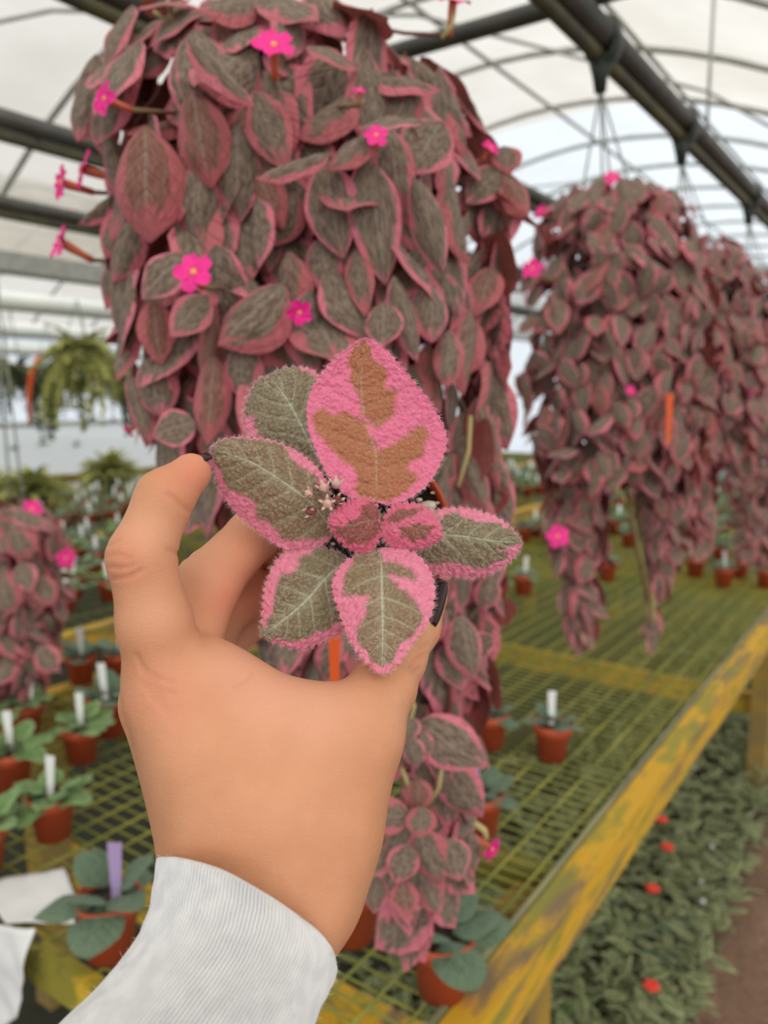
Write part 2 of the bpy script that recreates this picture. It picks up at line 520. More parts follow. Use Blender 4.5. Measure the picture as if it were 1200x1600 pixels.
# ------------------------------------------------------------------ benches
def bench(x0, x1, y0, y1, fine, label, legs):
    rt_ = root('bench', ((x0 + x1) / 2, y0, 0), label, 'bench')
    z = BENCH_Z
    for (a_, b_) in ((x0 - .04, x0), (x1, x1 + .04)):
        v, f_ = box(a_, b_, y0 - .04, y1, z - .070, z + .003)
        part('rail', v, f_, M['yellow'], rt_, smooth=False)
    for (a_, b_) in ((y0 - .022, y0), (y1 - .022, y1)):
        v, f_ = box(x0, x1, a_, b_, z - .045, z + .003)
        part('rail', v, f_, M['moss_rail'], rt_, smooth=False)
    for yl in legs:
        for xl in (x0 + .02, x1 - .035):
            v, f_ = box(xl - .03, xl + .03, yl - .04, yl + .04, 0, z - .03)
            part('leg', v, f_, M['leg_wood'], rt_, smooth=False)
        v, f_ = box(x0, x1, yl + .04, yl + .072, z - .05, z - .008)
        part('crosspiece', v, f_, M['moss_wood'], rt_, smooth=False)
        v, f_ = box(x0, x1, yl + .04, yl + .075, .28, .36)
        part('stretcher', v, f_, M['yellow'], rt_, smooth=False)
    if fine:
        v, f_ = tube([(x0, 0, 0), (x1, 0, 0)], .0020, 5)
        mc = mesh('cross_wire', v, f_, M['wire'])
        v, f_ = tube([(0, y0, 0), (0, y1, 0)], .0024, 5)
        ml = mesh('long_wire', v, f_, M['wire'])
        n = 0
        y = y0 + .015
        while y < y1 - .02:
            link('cross_wire', mc, rt_, Matrix.Translation((-(x0 + x1) / 2, y - y0, z - .004 + .0015 * math.sin(y * 5))))
            y += .0265
        x = x1 - .03
        while x > x0:
            link('long_wire', ml, rt_, Matrix.Translation((x - (x0 + x1) / 2, -y0, z - .0005)))
            x -= .051
        v, f_ = box(x1 - .010, x1 - .003, y0, y1, z - .002, z + .006)
        part('edge_strip', v, f_, M['strip'], rt_, smooth=False)
    else:
        ps = []
        y = y0
        while y < y1:
            ps.append(box(x0, x1, y - .002, y + .002, z - .006, z - .002))
            y += .05
        x = x0
        while x < x1:
            ps.append(box(x - .002, x + .002, y0, y1, z - .002, z + .001))
            x += .10
        v, f_ = join(ps)
        tag(part('wire_grid', v, f_, M['wire_far'], rt_, smooth=False), kind='stuff')
    return rt_
bench(-1.67, -.405, .53, 6.6, True, 'wire mesh bench with worn yellow rails under the pink baskets', (1.0, 3.05, 5.1))
bench(-3.31, -2.09, -1.2, 8.0, False, 'second wire bench with yellow rail, left behind the near one', (.4, 2.6, 4.8, 7))
bench(-4.69, -3.47, -1.2, 9.0, False, 'third yellow bench from the hand, holding silvery pots', (.6, 3.0, 5.4, 7.8))
bench(-6.30, -5.00, -1.2, 9.0, False, 'farthest bench before the white sheeting wall', (.6, 3.0, 5.4, 7.8))

# ------------------------------------------------------------------ leaf templates
def leaf_template(name, mat, seed, nu=12, nv=8, wexp=.85, tip=1.0, droop=.25, cup=.10, fold=0.0, wave=.02, petiole=False):
    r = random.Random(seed)
    V, A, B, Fc = [], [], [], []
    ph = r.random() * 9
    for i in range(nu + 1):
        u = i / nu
        hw = .5 * math.sin(math.pi * min(1, u ** wexp)) ** (.62 + .3 * tip * u)
        if i == 0: hw = .03
        if i == nu: hw = .006
        for j in range(nv + 1):
            q = -1 + 2 * j / nv
            x = hw * q
            z = -droop * u * u + cup * (-(q * q)) * hw * 2 + fold * abs(q) * hw + wave * math.sin(u * 11 + q * 2 + ph) * abs(q) - .012 * math.cos(u * 22 - abs(q) * 5) * (1 - abs(q))
            V.append((x + .04 * math.sin(ph + u * 3) * u, u - .05 * droop * u, z))
            A.append(u)
            B.append(q)
    for i in range(nu):
        for j in range(nv):
            a_ = i * (nv + 1) + j
            Fc.append((a_, a_ + 1, a_ + nv + 2, a_ + nv + 1))
    me = mesh(name, V, Fc, mat, True, {'lu': A, 'lv': B})
    return me
def leaf_set(key, mat, n=5, **kw):
    base = dict(wexp=.85, tip=1.0, droop=.25, cup=.10, fold=0.0)
    base.update(kw)
    out = []
    for s in range(n):
        k = dict(base)
        k['droop'] = base['droop'] * (.4 + 1.3 * s / max(1, n - 1))
        k['cup'] = base['cup'] * (.3 + 1.5 * ((s * 2) % n) / n)
        out.append(leaf_template('leaf', mat, s * 7 + 3, **k))
    return out
LV = {'pink': leaf_set('pink', M['leaf_pink'], 6, fold=.05, cup=.22),
      'grey': leaf_set('grey', M['leaf_grey'], 4, nu=8, nv=6, tip=.2, droop=.22),
      'bright': leaf_set('bright', M['leaf_bright'], 4, nu=8, nv=6, tip=.5, droop=.3, wave=.05),
      'silver': leaf_set('silver', M['leaf_silver'], 4, nu=8, nv=6, tip=.4, droop=.3)}

def leaf_blob(leaves, nu=4, nv=2, droop=.25):
    """many leaves in one mesh: leaves = [(Matrix)]"""
    V, Fc, A, B = [], [], [], []
    for m in leaves:
        n0 = len(V)
        for i in range(nu + 1):
            u = i / nu
            hw = .5 * math.sin(math.pi * min(1, u ** .85)) ** .75 if 0 < i < nu else .01
            for j in range(nv + 1):
                q = -1 + 2 * j / nv
                V.append(m @ Vector((hw * q, u, -droop * u * u - .12 * q * q * hw)))
                A.append(u)
                B.append(q)
        for i in range(nu):
            for j in range(nv):
                a_ = n0 + i * (nv + 1) + j
                Fc.append((a_, a_ + 1, a_ + nv + 2, a_ + nv + 1))
    return V, Fc, {'lu': A, 'lv': B}

# flowers
v, f_ = [], []
for i in range(6):
    u = i / 5
    hw = .29 * math.sin(math.pi * (.12 + .76 * u)) ** .6
    for j in range(5):
        q = -1 + j / 2
        v.append((hw * q, .10 + .62 * u, .05 + .10 * u - .12 * u * u + .05 * abs(q) * u + .03 * math.sin(q * 4 + u * 5)))
for i in range(5):
    for j in range(4):
        a_ = i * 5 + j
        f_.append((a_, a_ + 1, a_ + 6, a_ + 5))
ME_PETAL = mesh('petal', v, f_, M['petal'])
v, f_ = lathe([(.0, -1.25), (.13, -1.2), (.14, -.8), (.17, -.4), (.18, -.1), (.16, .06), (.10, .02), (.05, -.05)], 10)
ME_TUBE = mesh('flower_tube', v, f_, M['throat'])
v, f_ = lathe([(.12, .06), (.10, .10), (.06, .12), (0.0, .10)], 8)
ME_EYE = mesh('flower_eye', v, f_, M['eye'])
def flower(parent, pos, nrm, size, roll=0.0):
    """pos in world; nrm = direction the face looks"""
    g = ORG[parent.name]
    nrm = nrm.normalized()
    up = Vector((0, 0, 1)) if abs(nrm.z) < .9 else Vector((1, 0, 0))
    m = frame(pos - g, (up - nrm * up.dot(nrm)), nrm, size, size) @ Matrix.Rotation(roll, 4, 'Z')
    fl = link('flower', ME_TUBE, parent, m)
    link('eye', ME_EYE, fl)
    for k in range(5):
        link('petal', ME_PETAL, fl, Matrix.Rotation(k * 2 * math.pi / 5, 4, 'Z') @ Matrix.Rotation(rng.uniform(-.2, .2), 4, 'X'))
    return fl

# ------------------------------------------------------------------ hanging plants
def prof_at(prof, y):
    for a_, b_ in zip(prof[:-1], prof[1:]):
        if a_[0] <= y <= b_[0]:
            k = (y - a_[0]) / (b_[0] - a_[0])
            return a_[1] + (b_[1] - a_[1]) * k, a_[2] + (b_[2] - a_[2]) * k
    return None
def hanging_plant(name, label, depth, cols, nleaf, leaf_len, heroes=(), flowers=(), inner=260, hook=None, seed=1, tags=(), basket=None, stalks=()):
    r = random.Random(seed)
    bx, by = basket
    bpos = P(bx, by, depth)
    rt_ = root(name, tuple(bpos), label, 'hanging plant', 'pink hanging baskets')
    g = ORG[rt_.name]
    toc = -FW
    px = depth / FPX
    # basket
    s = .115
    v, f_ = lathe([(0, -.10), (.06, -.10), (.085, .0), (.09, .0), (.09, .012), (.08, .012), (.077, -.01), (0, -.02)], 18)
    link('basket', mesh('basket', v, f_, M['black']), rt_)
    # hanger wires
    if hook is not None:
        hk = Vector(hook)
        for k in range(4):
            an = k * math.pi / 2 + .5
            e = bpos + Vector((.085 * math.cos(an), .085 * math.sin(an), .01))
            v, f_ = tube([hk, (hk + e) / 2, e], .0022, 5)
            part('hanger_wire', v, f_, M['hanger'], rt_)
    # weights
    samples = []
    tot = 0
    for ci, pr in enumerate(cols):
        for y in range(int(pr[0][0]), int(pr[-1][0]), 6):
            xl, xr = prof_at(pr, y)
            tot += (xr - xl)
            samples.append((tot, ci, y))
    def pick(rad_lo, rad_hi, front):
        q = r.random() * tot
        lo = 0
        hi = len(samples) - 1
        while lo < hi:
            md = (lo + hi) // 2
            if samples[md][0] < q: lo = md + 1
            else: hi = md
        _, ci, y = samples[lo]
        y += r.random() * 6
        pr = cols[ci]
        xl, xr = prof_at(pr, min(y, pr[-1][0] - .01))
        cen = P((xl + xr) / 2, y, depth)
        R_ = max(.015, (xr - xl) / 2 * px)
        an = (r.uniform(-.62, .62) if r.random() < front else r.uniform(-1, 1)) * math.pi
        hF = Vector((FW.x, FW.y, 0)).normalized()
        o = (RT * math.sin(an) - hF * math.cos(an))
        top = max(0.0, 1 - (y - pr[0][0]) / max(60, .16 * (pr[-1][0] - pr[0][0]))) if ci == 0 else 0.0
        rr = R_ * r.uniform(rad_lo, rad_hi)
        return cen + o * rr * (.84 + .16 * abs(math.sin(an))), o, top
    def mat_for(pos, o, top, L):
        n = o + Vector((0, 0, .35 + 1.6 * top)) + Vector((r.uniform(-.75, .75), r.uniform(-.75, .75), r.uniform(-.5, .7)))
        t_ = Vector((0, 0, -1)) * (1 - .6 * top) + o * (.15 + .8 * top) + Vector((r.uniform(-.55, .55), r.uniform(-.55, .55), r.uniform(-.2, .35)))
        t_ = t_ - n.normalized() * t_.dot(n.normalized())
        ln = L * r.uniform(.65, 1.15)
        return frame(pos - g - t_.normalized() * ln * .45, t_, n, ln * r.uniform(.52, .74), ln)
    for hx in heroes:
        (x0, y0, x1, y1, wd) = hx[:5]
        dn = hx[5] if len(hx) > 5 else .17
        tl = hx[6] if len(hx) > 6 else .25
        b_ = P(x0, y0, depth - dn)
        e_ = P(x1, y1, depth - dn - .012)
        t_ = e_ - b_
        nn = (toc + Vector((0, 0, tl)) + RT * r.uniform(-.25, .25))
        L = t_.length
        link('leaf', LV['pink'][r.randrange(6)], rt_, frame(b_ - g, t_, nn, wd * (depth - dn) / FPX, L))
    n = 0
    while n < nleaf:
        pos, o, top = pick(.80, 1.02, .85)
        link('leaf', LV['pink'][r.randrange(6)], rt_, mat_for(pos, o, top, leaf_len))
        n += 1
    ms = []
    for _ in range(inner):
        pos, o, top = pick(.30, .93, .45)
        ms.append(mat_for(pos, o, top, leaf_len * 1.05))
    v, f_, at = leaf_blob(ms)
    tag(link('inner_foliage', mesh('inner_foliage', v, f_, M['leaf_pink'], True, at), rt_), kind='stuff')
    # vines from the basket rim down each column
    for ci, pr in enumerate(cols):
        for k in range(9 if ci == 0 else 5):
            an = r.uniform(-math.pi, math.pi)
            st = bpos + Vector((.07 * math.cos(an), .07 * math.sin(an), .02))
            pts = [st]
            yend = pr[-1][0] - r.uniform(0, .3) * (pr[-1][0] - pr[0][0])
            y0 = max(pr[0][0], by - 20)
            if y0 >= yend: continue
            fr = r.uniform(-.6, .6)
            fd = r.uniform(-.5, .5)
            for q in np.linspace(0, 1, 8):
                y = y0 + (yend - y0) * q
                xl, xr = prof_at(pr, min(y, pr[-1][0] - .01))
                R_ = (xr - xl) / 2
                pts.append(P((xl + xr) / 2 + fr * R_, y, depth + fd * R_ * px) )
            v, f_ = tube(pts, .0022, 5)
            part('vine', v, f_, M['vine' if r.random() < .85 else 'vine_green'], rt_)
    for (x0, y0, x1, y1, dn, rad) in stalks:
        a_, b_ = P(x0, y0, depth - dn), P(x1, y1, depth - dn)
        v, f_ = tube([a_, (a_ + b_) / 2 + RT * .004, b_], rad, 6)
        part('stalk', v, f_, M['vine_green'], rt_)
    for (x, y, sz, dn, nx, nz) in flowers:
        fp = P(x, y, depth - dn)
        fn = (toc + RT * nx + Vector((0, 0, nz))).normalized()
        fs = sz * (depth - dn) / FPX * .62
        flower(rt_, fp, fn, fs, r.random() * 6)
        p0 = fp - fn * fs * 1.2
        xl, xr = prof_at(cols[0], min(max(y, cols[0][0][0]), cols[0][-1][0] - .01))
        pc = P((xl + xr) / 2, y + 12, depth)
        p1 = p0 + (pc - p0) * min(.6, .09 / max(.01, (pc - p0).length))
        v, f_ = tube([p0, (p0 + p1) / 2 + Vector((0, 0, -.003)), p1], [.0022, .0018, .0016], 6)
        part('pedicel', v, f_, M['vine'], rt_)
    for (x, y, hgt, dn) in tags:
        c_ = P(x, y, depth - dn)
        s_ = hgt * px / 2
        v = [c_ + RT * a_ * s_ * .14 + Vector((0, 0, b_ * s_)) + FW * d_ for d_ in (0, .001) for a_, b_ in ((-1, 1), (1, 1), (.8, -1), (-.5, -1))]
        part('name_tag', v, [(0, 1, 2, 3), (7, 6, 5, 4), (0, 4, 5, 1), (1, 5, 6, 2), (2, 6, 7, 3), (3, 7, 4, 0)], M['tago'], rt_, smooth=False)
    return rt_

main_cols = [
    [(42, 250, 500), (70, 190, 620), (110, 140, 700), (165, 130, 745), (230, 175, 765), (300, 190, 770), (380, 185, 780), (450, 170, 785), (540, 195, 780), (620, 210, 775), (700, 245, 775), (780, 290, 775), (860, 360, 775), (950, 375, 770), (1070, 400, 760)],
    [(1000, 590, 760), (1080, 590, 765), (1180, 600, 750), (1260, 590, 750), (1330, 580, 745), (1390, 590, 710), (1440, 625, 675)],
    [(300, 745, 800), (450, 740, 800), (600, 720, 790), (760, 700, 785), (900, 690, 785), (1010, 690, 780)],
]
main_heroes = [
    (228, 196, 222, 350, 118), (300, 138, 318, 264, 88), (308, 252, 318, 366, 80, .15), (372, 195, 370, 325, 76, .15), (400, 150, 440, 248, 74, .16),
    (292, 58, 402, 142, 50, .2, .8), (515, 238, 393, 262, 42, .2, 1.0), (508, 256, 528, 388, 88), (572, 248, 614, 424, 88), (606, 198, 632, 310, 70, .16),
    (648, 276, 694, 402, 58), (446, 446, 333, 528, 112), (292, 400, 212, 452, 76, .15), (325, 462, 262, 520, 72, .165), (180, 415, 188, 545, 52, .08),
    (500, 372, 516, 452, 66, .15), (556, 388, 566, 490, 46, .16), (600, 472, 598, 536, 62), (616, 430, 660, 556, 48, .16), (668, 440, 684, 526, 66, .15),
    (702, 516, 700, 602, 50, .14), (378, 536, 376, 610, 66, .15), (334, 556, 322, 694, 60, .15), (332, 476, 326, 600, 40, .15), (305, 660, 236, 674, 66, .15),
    (226, 560, 250, 646, 70, .11), (200, 585, 232, 690, 40, .10), (150, 84, 108, 205, 84, .05, .1), (270, 80, 150, 84, 66, .06, .8), (260, 70, 200, 100, 70, .08, .8),
    (250, 30, 210, 70, 60, .05, .8), (340, 20, 390, 90, 80, .12, .5), (480, 72, 560, 84, 60, .16, 1.2), (560, 110, 690, 116, 60, .14, 1.2), (640, 88, 760, 158, 70, .06, 1.0),
    (560, 140, 450, 190, 80, .15, 1.0), (690, 190, 640, 265, 90, .14), (782, 262, 834, 325, 64, .02), (786, 262, 728, 312, 56, .02),
    (788, 228, 800, 262, 50, .02), (600, 200, 500, 232, 70, .19, 1.0), (660, 190, 560, 170, 50, .2, 1.2), (390, 250, 440, 350, 60, .14), (460, 300, 420, 380, 66, .13),
    (395, 330, 420, 420, 62, .12), (240, 470, 250, 560, 60, .12), (430, 480, 440, 560, 60, .11), (540, 490, 550, 570, 60, .11), (640, 570, 650, 660, 56, .10),
    (190, 296, 112, 336, 26, .03, .8), (200, 325, 160, 400, 52, .04), (205, 245, 165, 300, 54, .04), (190, 390, 150, 470, 50, .03), (150, 130, 165, 240, 50, .05), (170, 215, 190, 300, 56, .06),
    # trail below the hand
    (690, 945, 655, 1008, 56, .10), (716, 962, 748, 1064, 60, .10), (700, 1000, 720, 1080, 60, .07), (770, 900, 760, 950, 44, .05), (735, 1010, 772, 1000, 40, .07),
    (654, 1128, 758, 1204, 84, .10), (690, 1190, 756, 1290, 70, .08), (642, 1118, 636, 1156, 40, .12), (640, 1150, 648, 1198, 38, .13), (652, 1140, 672, 1180, 34, .12), (624, 1130, 616, 1170, 34, .12),
    (655, 1216, 652, 1268, 44, .12), (640, 1276, 572, 1278, 56, .13), (660, 1260, 656, 1310, 50, .14), (655, 1300, 690, 1394, 66, .13), (700, 1310, 722, 1378, 56, .12), (640, 1320, 620, 1384, 52, .13),
    (606, 1330, 566, 1366, 46, .12), (630, 1376, 634, 1436, 46, .12), (665, 1380, 690, 1428, 40, .11), (590, 1370, 582, 1430, 40, .11), (735, 1300, 742, 1370, 40, .10), (700, 1225, 676, 1160, 40, .09),
    (745, 620, 790, 760, 60, .06), (720, 700, 770, 800, 50, .07), (740, 760, 760, 860, 56, .06), (760, 700, 800, 770, 30, .05),
]
main_flowers = [(428, 72, 76, .20, 0.1, .5), (165, 155, 60, .16, -.9, 0), (303, 426, 72, .20, 0, .15), (468, 488, 46, .20, .3, -.5), (588, 212, 44, .21, 0, .2),
                (132, 265, 72, .04, -1.7, .2), (98, 286, 64, .03, -1.3, .1), (98, 380, 66, .02, -1.4, .7), (708, 2, 62, .08, .2, 2.0), (766, 232, 34, .03, .8, .8),
                (202, 672, 30, .04, -1.5, -.8), (768, 1326, 46, .10, 1.2, -.6), (562, 142, 26, .2, 0, 1.5)]
hanging_plant('hanging_flame_violet', 'largest trailing pink-edged hanging plant right behind the hand', .80, main_cols, 218, .078, main_heroes, main_flowers, 900,
              (-.606, .63, 2.05), 5, [(522, 1035, 100, .21)], (430, 230),
              [(262, 0, 272, 90, .1, .0022), (272, 50, 240, 18, .1, .0018), (735, 650, 716, 760, .08, .0024), (640, 1080, 640, 1130, .12, .002), (628, 1200, 640, 1270, .11, .002), (690, 1200, 668, 1260, .1, .002), (760, 1310, 740, 1285, .1, .003), (708, 20, 690, 60, .08, .002)])
p2 = [[(285, 900, 1010), (320, 850, 1075), (400, 815, 1105), (500, 808, 1115), (600, 808, 1118), (680, 815, 1110), (740, 830, 1100)],
      [(700, 835, 950), (800, 850, 955), (900, 862, 948), (960, 880, 935), (1000, 895, 920)],
      [(700, 980, 1085), (800, 995, 1088), (870, 1005, 1058), (925, 1012, 1045)], [(965, 1003, 1034), (1003, 1008, 1028)]]
hanging_plant('hanging_flame_violet', 'second trailing pink hanging plant, under the first green strap right of the big one', 1.60, p2, 295, .066, (),
              [(957, 278, 30, .08, 0, .4), (832, 420, 38, .2, -.5, .3), (845, 330, 24, .15, -1, .3), (871, 838, 42, .14, 0, .2), (770, 612, 24, .1, -.6, 0), (985, 610, 18, .2, 0, 0)],
              1100, (-.606, 1.64, 2.05), 8, [(1045, 655, 70, .17)], (955, 430), [(905, 990, 925, 1015, .02, .002), (1020, 925, 1018, 970, .02, .002)])
p3 = [[(372, 1050, 1135), (420, 1020, 1180), (520, 1010, 1195), (620, 1010, 1195), (700, 1030, 1180)], [(690, 1060, 1125), (800, 1070, 1120), (850, 1080, 1105)]]
hanging_plant('hanging_flame_violet', 'third pink hanging plant, partly hidden behind the second at right', 2.08, p3, 190, .066, (), [(1070, 640, 18, .2, 0, 0)], 700, (-.606, 2.25, 2.05), 9, [], (1095, 470))
p4 = [[(425, 1130, 1215), (470, 1105, 1240), (560, 1100, 1255), (660, 1105, 1255), (740, 1120, 1240), (800, 1140, 1220), (870, 1150, 1200)]]
hanging_plant('hanging_flame_violet', 'farthest pink hanging plant, cut by the right edge of the picture', 2.75, p4, 220, .066, (), [(1160, 448, 30, .22, 0, .2), (1165, 620, 24, .2, 0, 0)], 700, (-.606, 3.15, 2.05), 10, [], (1185, 500))
p5 = [[(790, -110, 60), (830, -125, 95), (900, -125, 108), (980, -115, 95), (1050, -100, 85), (1100, -60, 60)]]
hanging_plant('hanging_flame_violet', 'dusky pink trailing plant low at the left edge', 1.68, p5, 190, .070, [(20, 830, 40, 870, 50, .18), (0, 900, 10, 960, 50, .2), (30, 880, 45, 925, 44, .19), (60, 900, 80, 945, 40, .17), (20, 800, 70, 815, 34, .16, 1.0), (60, 1010, 85, 1050, 40, .15)],
              [(50, 795, 34, .15, .3, .3), (103, 872, 34, .04, .4, .2)], 600, P(-15, 350, 1.68), 12, [], (-15, 860))

# ------------------------------------------------------------------ potted plants
v, f_ = lathe([(.0, .0), (.026, .0), (.033, .052), (.0365, .053), (.0375, .072), (.0345, .072), (.033, .058), (.0, .056)], 22)
ME_POT = mesh('pot', v, f_, M['terra'])
v, f_ = lathe([(.0335, .062), (.02, .066), (.0, .068)], 14)
ME_SOIL = mesh('soil', v, f_, M['soil'])
def tagmesh(m):
    v, f_ = box(-.008, .008, -.0006, .0006, 0, .075)
    v = [(x * (1 if z > .03 else .6), y, z) for x, y, z in v]
    return mesh('name_tag', v, f_, m, False)
ME_TAG = {'w': tagmesh(M['tagw']), 'p': tagmesh(M['tagp'])}
small_rosettes = {}
def rosette(kind, seed, n, L, spread, r):
    out = []
    for k in range(n):
        an = k * 2.399 + r.uniform(-.3, .3)
        ring = k / n
        el = .15 + .9 * ring + r.uniform(-.15, .15)
        d = Vector((math.cos(an) * math.cos(el), math.sin(an) * math.cos(el), math.sin(el)))
        n_ = Vector((-math.cos(an) * math.sin(el), -math.sin(an) * math.sin(el), math.cos(el)))
        ln = L * (1.1 - .45 * ring) * r.uniform(.85, 1.1)
        st = Vector((math.cos(an), math.sin(an), 0)) * .012 * spread + Vector((0, 0, .068 + .012 * ring))
        out.append(frame(st, d, n_, ln * r.uniform(.75, .9), ln))
    return out
for kind in ('grey', 'bright', 'silver'):
    small_rosettes[kind] = []
    for s in range(3):
        r_ = random.Random(s + 40)
        v, f_, at = leaf_blob(rosette(kind, s, 12, .058, 1, r_), 5, 4, .3)
        small_rosettes[kind].append(mesh('rosette', v, f_, M['leaf_' + kind], True, at))
def potted(loc, kind, label, group=None, n=9, L=.06, tagk=None, seed=0, scale=1.0, full=True, tagrot=None):
    r = random.Random(seed)
    rt_ = root('potted_plant', loc, label, 'potted plant', group)
    rt_.scale = (scale,) * 3
    rt_.rotation_euler.z = r.uniform(0, 6.28)
    link('pot', ME_POT, rt_)
    if full:
        link('soil', ME_SOIL, rt_)
        for m in rosette(kind, seed, n, L, 1, r):
            link('leaf', LV[kind][r.randrange(4)], rt_, m)
    else:
        link('rosette', small_rosettes[kind][r.randrange(3)], rt_, Matrix.Rotation(r.random() * 6, 4, 'Z'))
    if tagk:
        face = YAW + r.uniform(-.3, .3) - rt_.rotation_euler.z
        link('name_tag', ME_TAG[tagk], rt_, Matrix.Translation((r.uniform(-.012, .012), r.uniform(-.012, .012), .06)) @ Matrix.Rotation(face, 4, 'Z') @ Matrix.Rotation(r.uniform(-.15, .15), 4, 'Y'))
    return rt_
near = [
    ((690, 1548), 'grey', 'grey-green round-leaved plant in terracotta pot below the trailing pink tips', 9, .062, None, 1.05),
    ((550, 1462), 'grey', 'terracotta pot plant half hidden behind the wrist', 8, .06, 'p', 1.1),
    ((862, 1184), 'grey', 'grey-green plant with pale bloom in terracotta pot alone on the mesh', 8, .05, 'w', 1.0),
    ((765, 1166), 'grey', 'grey-green potted plant left of the lone pot on the mesh, with lilac tag', 8, .05, 'p', 1.0),
    ((752, 1300), 'grey', 'potted plant with a pale lilac tag beside the trailing pink vine', 8, .056, 'p', .95),
    ((172, 1488), 'grey', 'grey-leaved plant with purple tag in terracotta pot beside the white sheet', 8, .062, 'p', 1.1),
    ((84, 1306), 'bright', 'bright green potted plant with white tag, nearest of the left cluster', 10, .06, 'w', 1.0),
    ((128, 1188), 'bright', 'light green potted plant with white tag behind the nearest left one', 10, .06, 'w', 1.0),
    ((172, 1146), 'grey', 'grey-green plant in dark red pot touching the hand outline at left', 9, .055, 'w', 1.15),
    ((20, 1232), 'bright', 'green potted plant with white tag at the left edge', 10, .062, 'w', 1.05),
    ((-28, 1362), 'bright', 'green potted plant cut by the left edge above the white sheet', 9, .062, None, 1.05),
    ((40, 1150), 'bright', 'yellow-green potted plant under the dusky pink trailing plant', 10, .06, 'w', 1.0),
    ((128, 1066), 'grey', 'dull green potted plant in front of the yellow rail at left', 9, .055, 'w', 1.0),
    ((186, 1062), 'grey', 'dull green potted plant with white tag tucked against the hand', 9, .055, 'w', 1.0),
    ((1130, 916), 'silver', 'silvery potted plant left of the last pot along the right rail', 9, .045, 'w', 1.0),
    ((1197, 918), 'silver', 'silvery potted plant at the right edge beside the yellow rail', 9, .045, None, 1.0),
    ((1086, 900), 'silver', 'silvery potted plant behind the two pots by the right rail', 9, .045, 'w', 1.0),
    ((1155, 902), 'silver', 'terracotta pot tucked between the two silvery pots by the right rail', 7, .04, 'p', .95),
    ((948, 906), 'silver', 'silvery potted plant between the two pink trails of the second basket', 9, .045, None, 1.0),
    ((776, 944), 'silver', 'silvery potted plant right of the dark thumbnail, lower of two', 9, .05, None, 1.0),
    ((818, 928), 'silver', 'silvery potted plant right of the dark thumbnail, upper of two', 9, .05, 'w', 1.0),
]
for i, ((x, y), kd, lb, n, L, tg, sc) in enumerate(near):
    p_ = PG(x, y, BENCH_Z + .003)
    potted(tuple(p_), kd, lb, None, n, L, tg, 100 + i, sc)
used = [PG(x, y, BENCH_Z) for (x, y), *_ in near]
bushes = [PG(x, y, BENCH_Z) for x, y in ((172, 772), (52, 806), (-10, 800))]
def fill_bench(x0, x1, y0, y1, sx, sy, kinds, label, group, tagp, seed, keep=1.0, cond=None):
    r = random.Random(seed)
    x = x0
    while x <= x1:
        y = y0
        while y <= y1:
            p_ = Vector((x + r.uniform(-.02, .02), y + r.uniform(-.02, .02), BENCH_Z + .003))
            a_, b_, d = proj(p_)
            q = r.random()
            kd = r.choice(kinds)
            tg = 'w' if r.random() < tagp else None
            y += sy
            if d < .3 or q > keep: continue
            if not ((-30 < a_ < 250 and b_ < 1350) or (735 < a_ < 1235)): continue
            if cond and not cond(a_, b_): continue
            if any((p_ - u).length < .112 for u in used) or any((p_ - u).length < .27 for u in bushes): continue
            used.append(p_)
            kw_ = {'silver': 'silvery', 'bright': 'bright green', 'grey': 'grey-green'}[kd]
            potted(tuple(p_), kd, 'small %s potted plant %s%s' % (kw_, 'with white tag ' if tg else 'without tag ', label), group, 9, .055, tg, int(r.random() * 1e6), 1.0, full=False)
        x += sx
fill_bench(-1.58, -.56, 3.5, 6.4, .145, .15, ['silver', 'silver', 'bright', 'grey'], 'at the far end of the mesh bench', 'far rows on the mesh bench', .3, 3, .62)
fill_bench(-3.2, -2.2, .9, 6.5, .15, .15, ['grey', 'bright', 'silver'], 'in the rows on the second bench', 'rows on the second bench', .5, 4, .9)
fill_bench(-4.55, -3.56, 1.4, 5.5, .17, .17, ['silver', 'silver', 'grey'], 'in the rows on the third bench', 'rows on the third bench', .6, 5, .9, lambda a_, b_: a_ < 260)

# ------------------------------------------------------------------ lime ferns
frond_meshes = {}
def frond(matkey, seed, droop):
    r = random.Random(seed)
    ms = []
    pts = []
    for i in range(15):
        u = i / 14
        c_ = Vector((0, u * (1 - .25 * droop * u), .35 * u - droop * 1.1 * u * u))
        pts.append(c_)
        for s_ in (-1, 1):
            d = Vector((s_ * (1 - .3 * u), .45 + r.uniform(-.2, .2), r.uniform(-.35, .15) - .4 * droop * u))
            ms.append(frame(c_, d, Vector((0, .2, 1)) + Vector((r.uniform(-.4, .4), r.uniform(-.4, .4), 0)), .13, .20 * (1 - .5 * u)))
    v, f_, at = leaf_blob(ms, 3, 2, .3)
    tv, tf = tube(pts, .012, 4)
    n0 = len(v)
    v += tv
    f_ += [tuple(i + n0 for i in q) for q in tf]
    at = {k: list(a_) + [.5 if k == 'lu' else .4] * len(tv) for k, a_ in at.items()}
    return mesh('frond', v, f_, M[matkey], True, at)
for mk_ in ('leaf_lime', 'leaf_dark'):
    frond_meshes[mk_] = [frond(mk_, s, .5 + .5 * s) for s in range(3)]
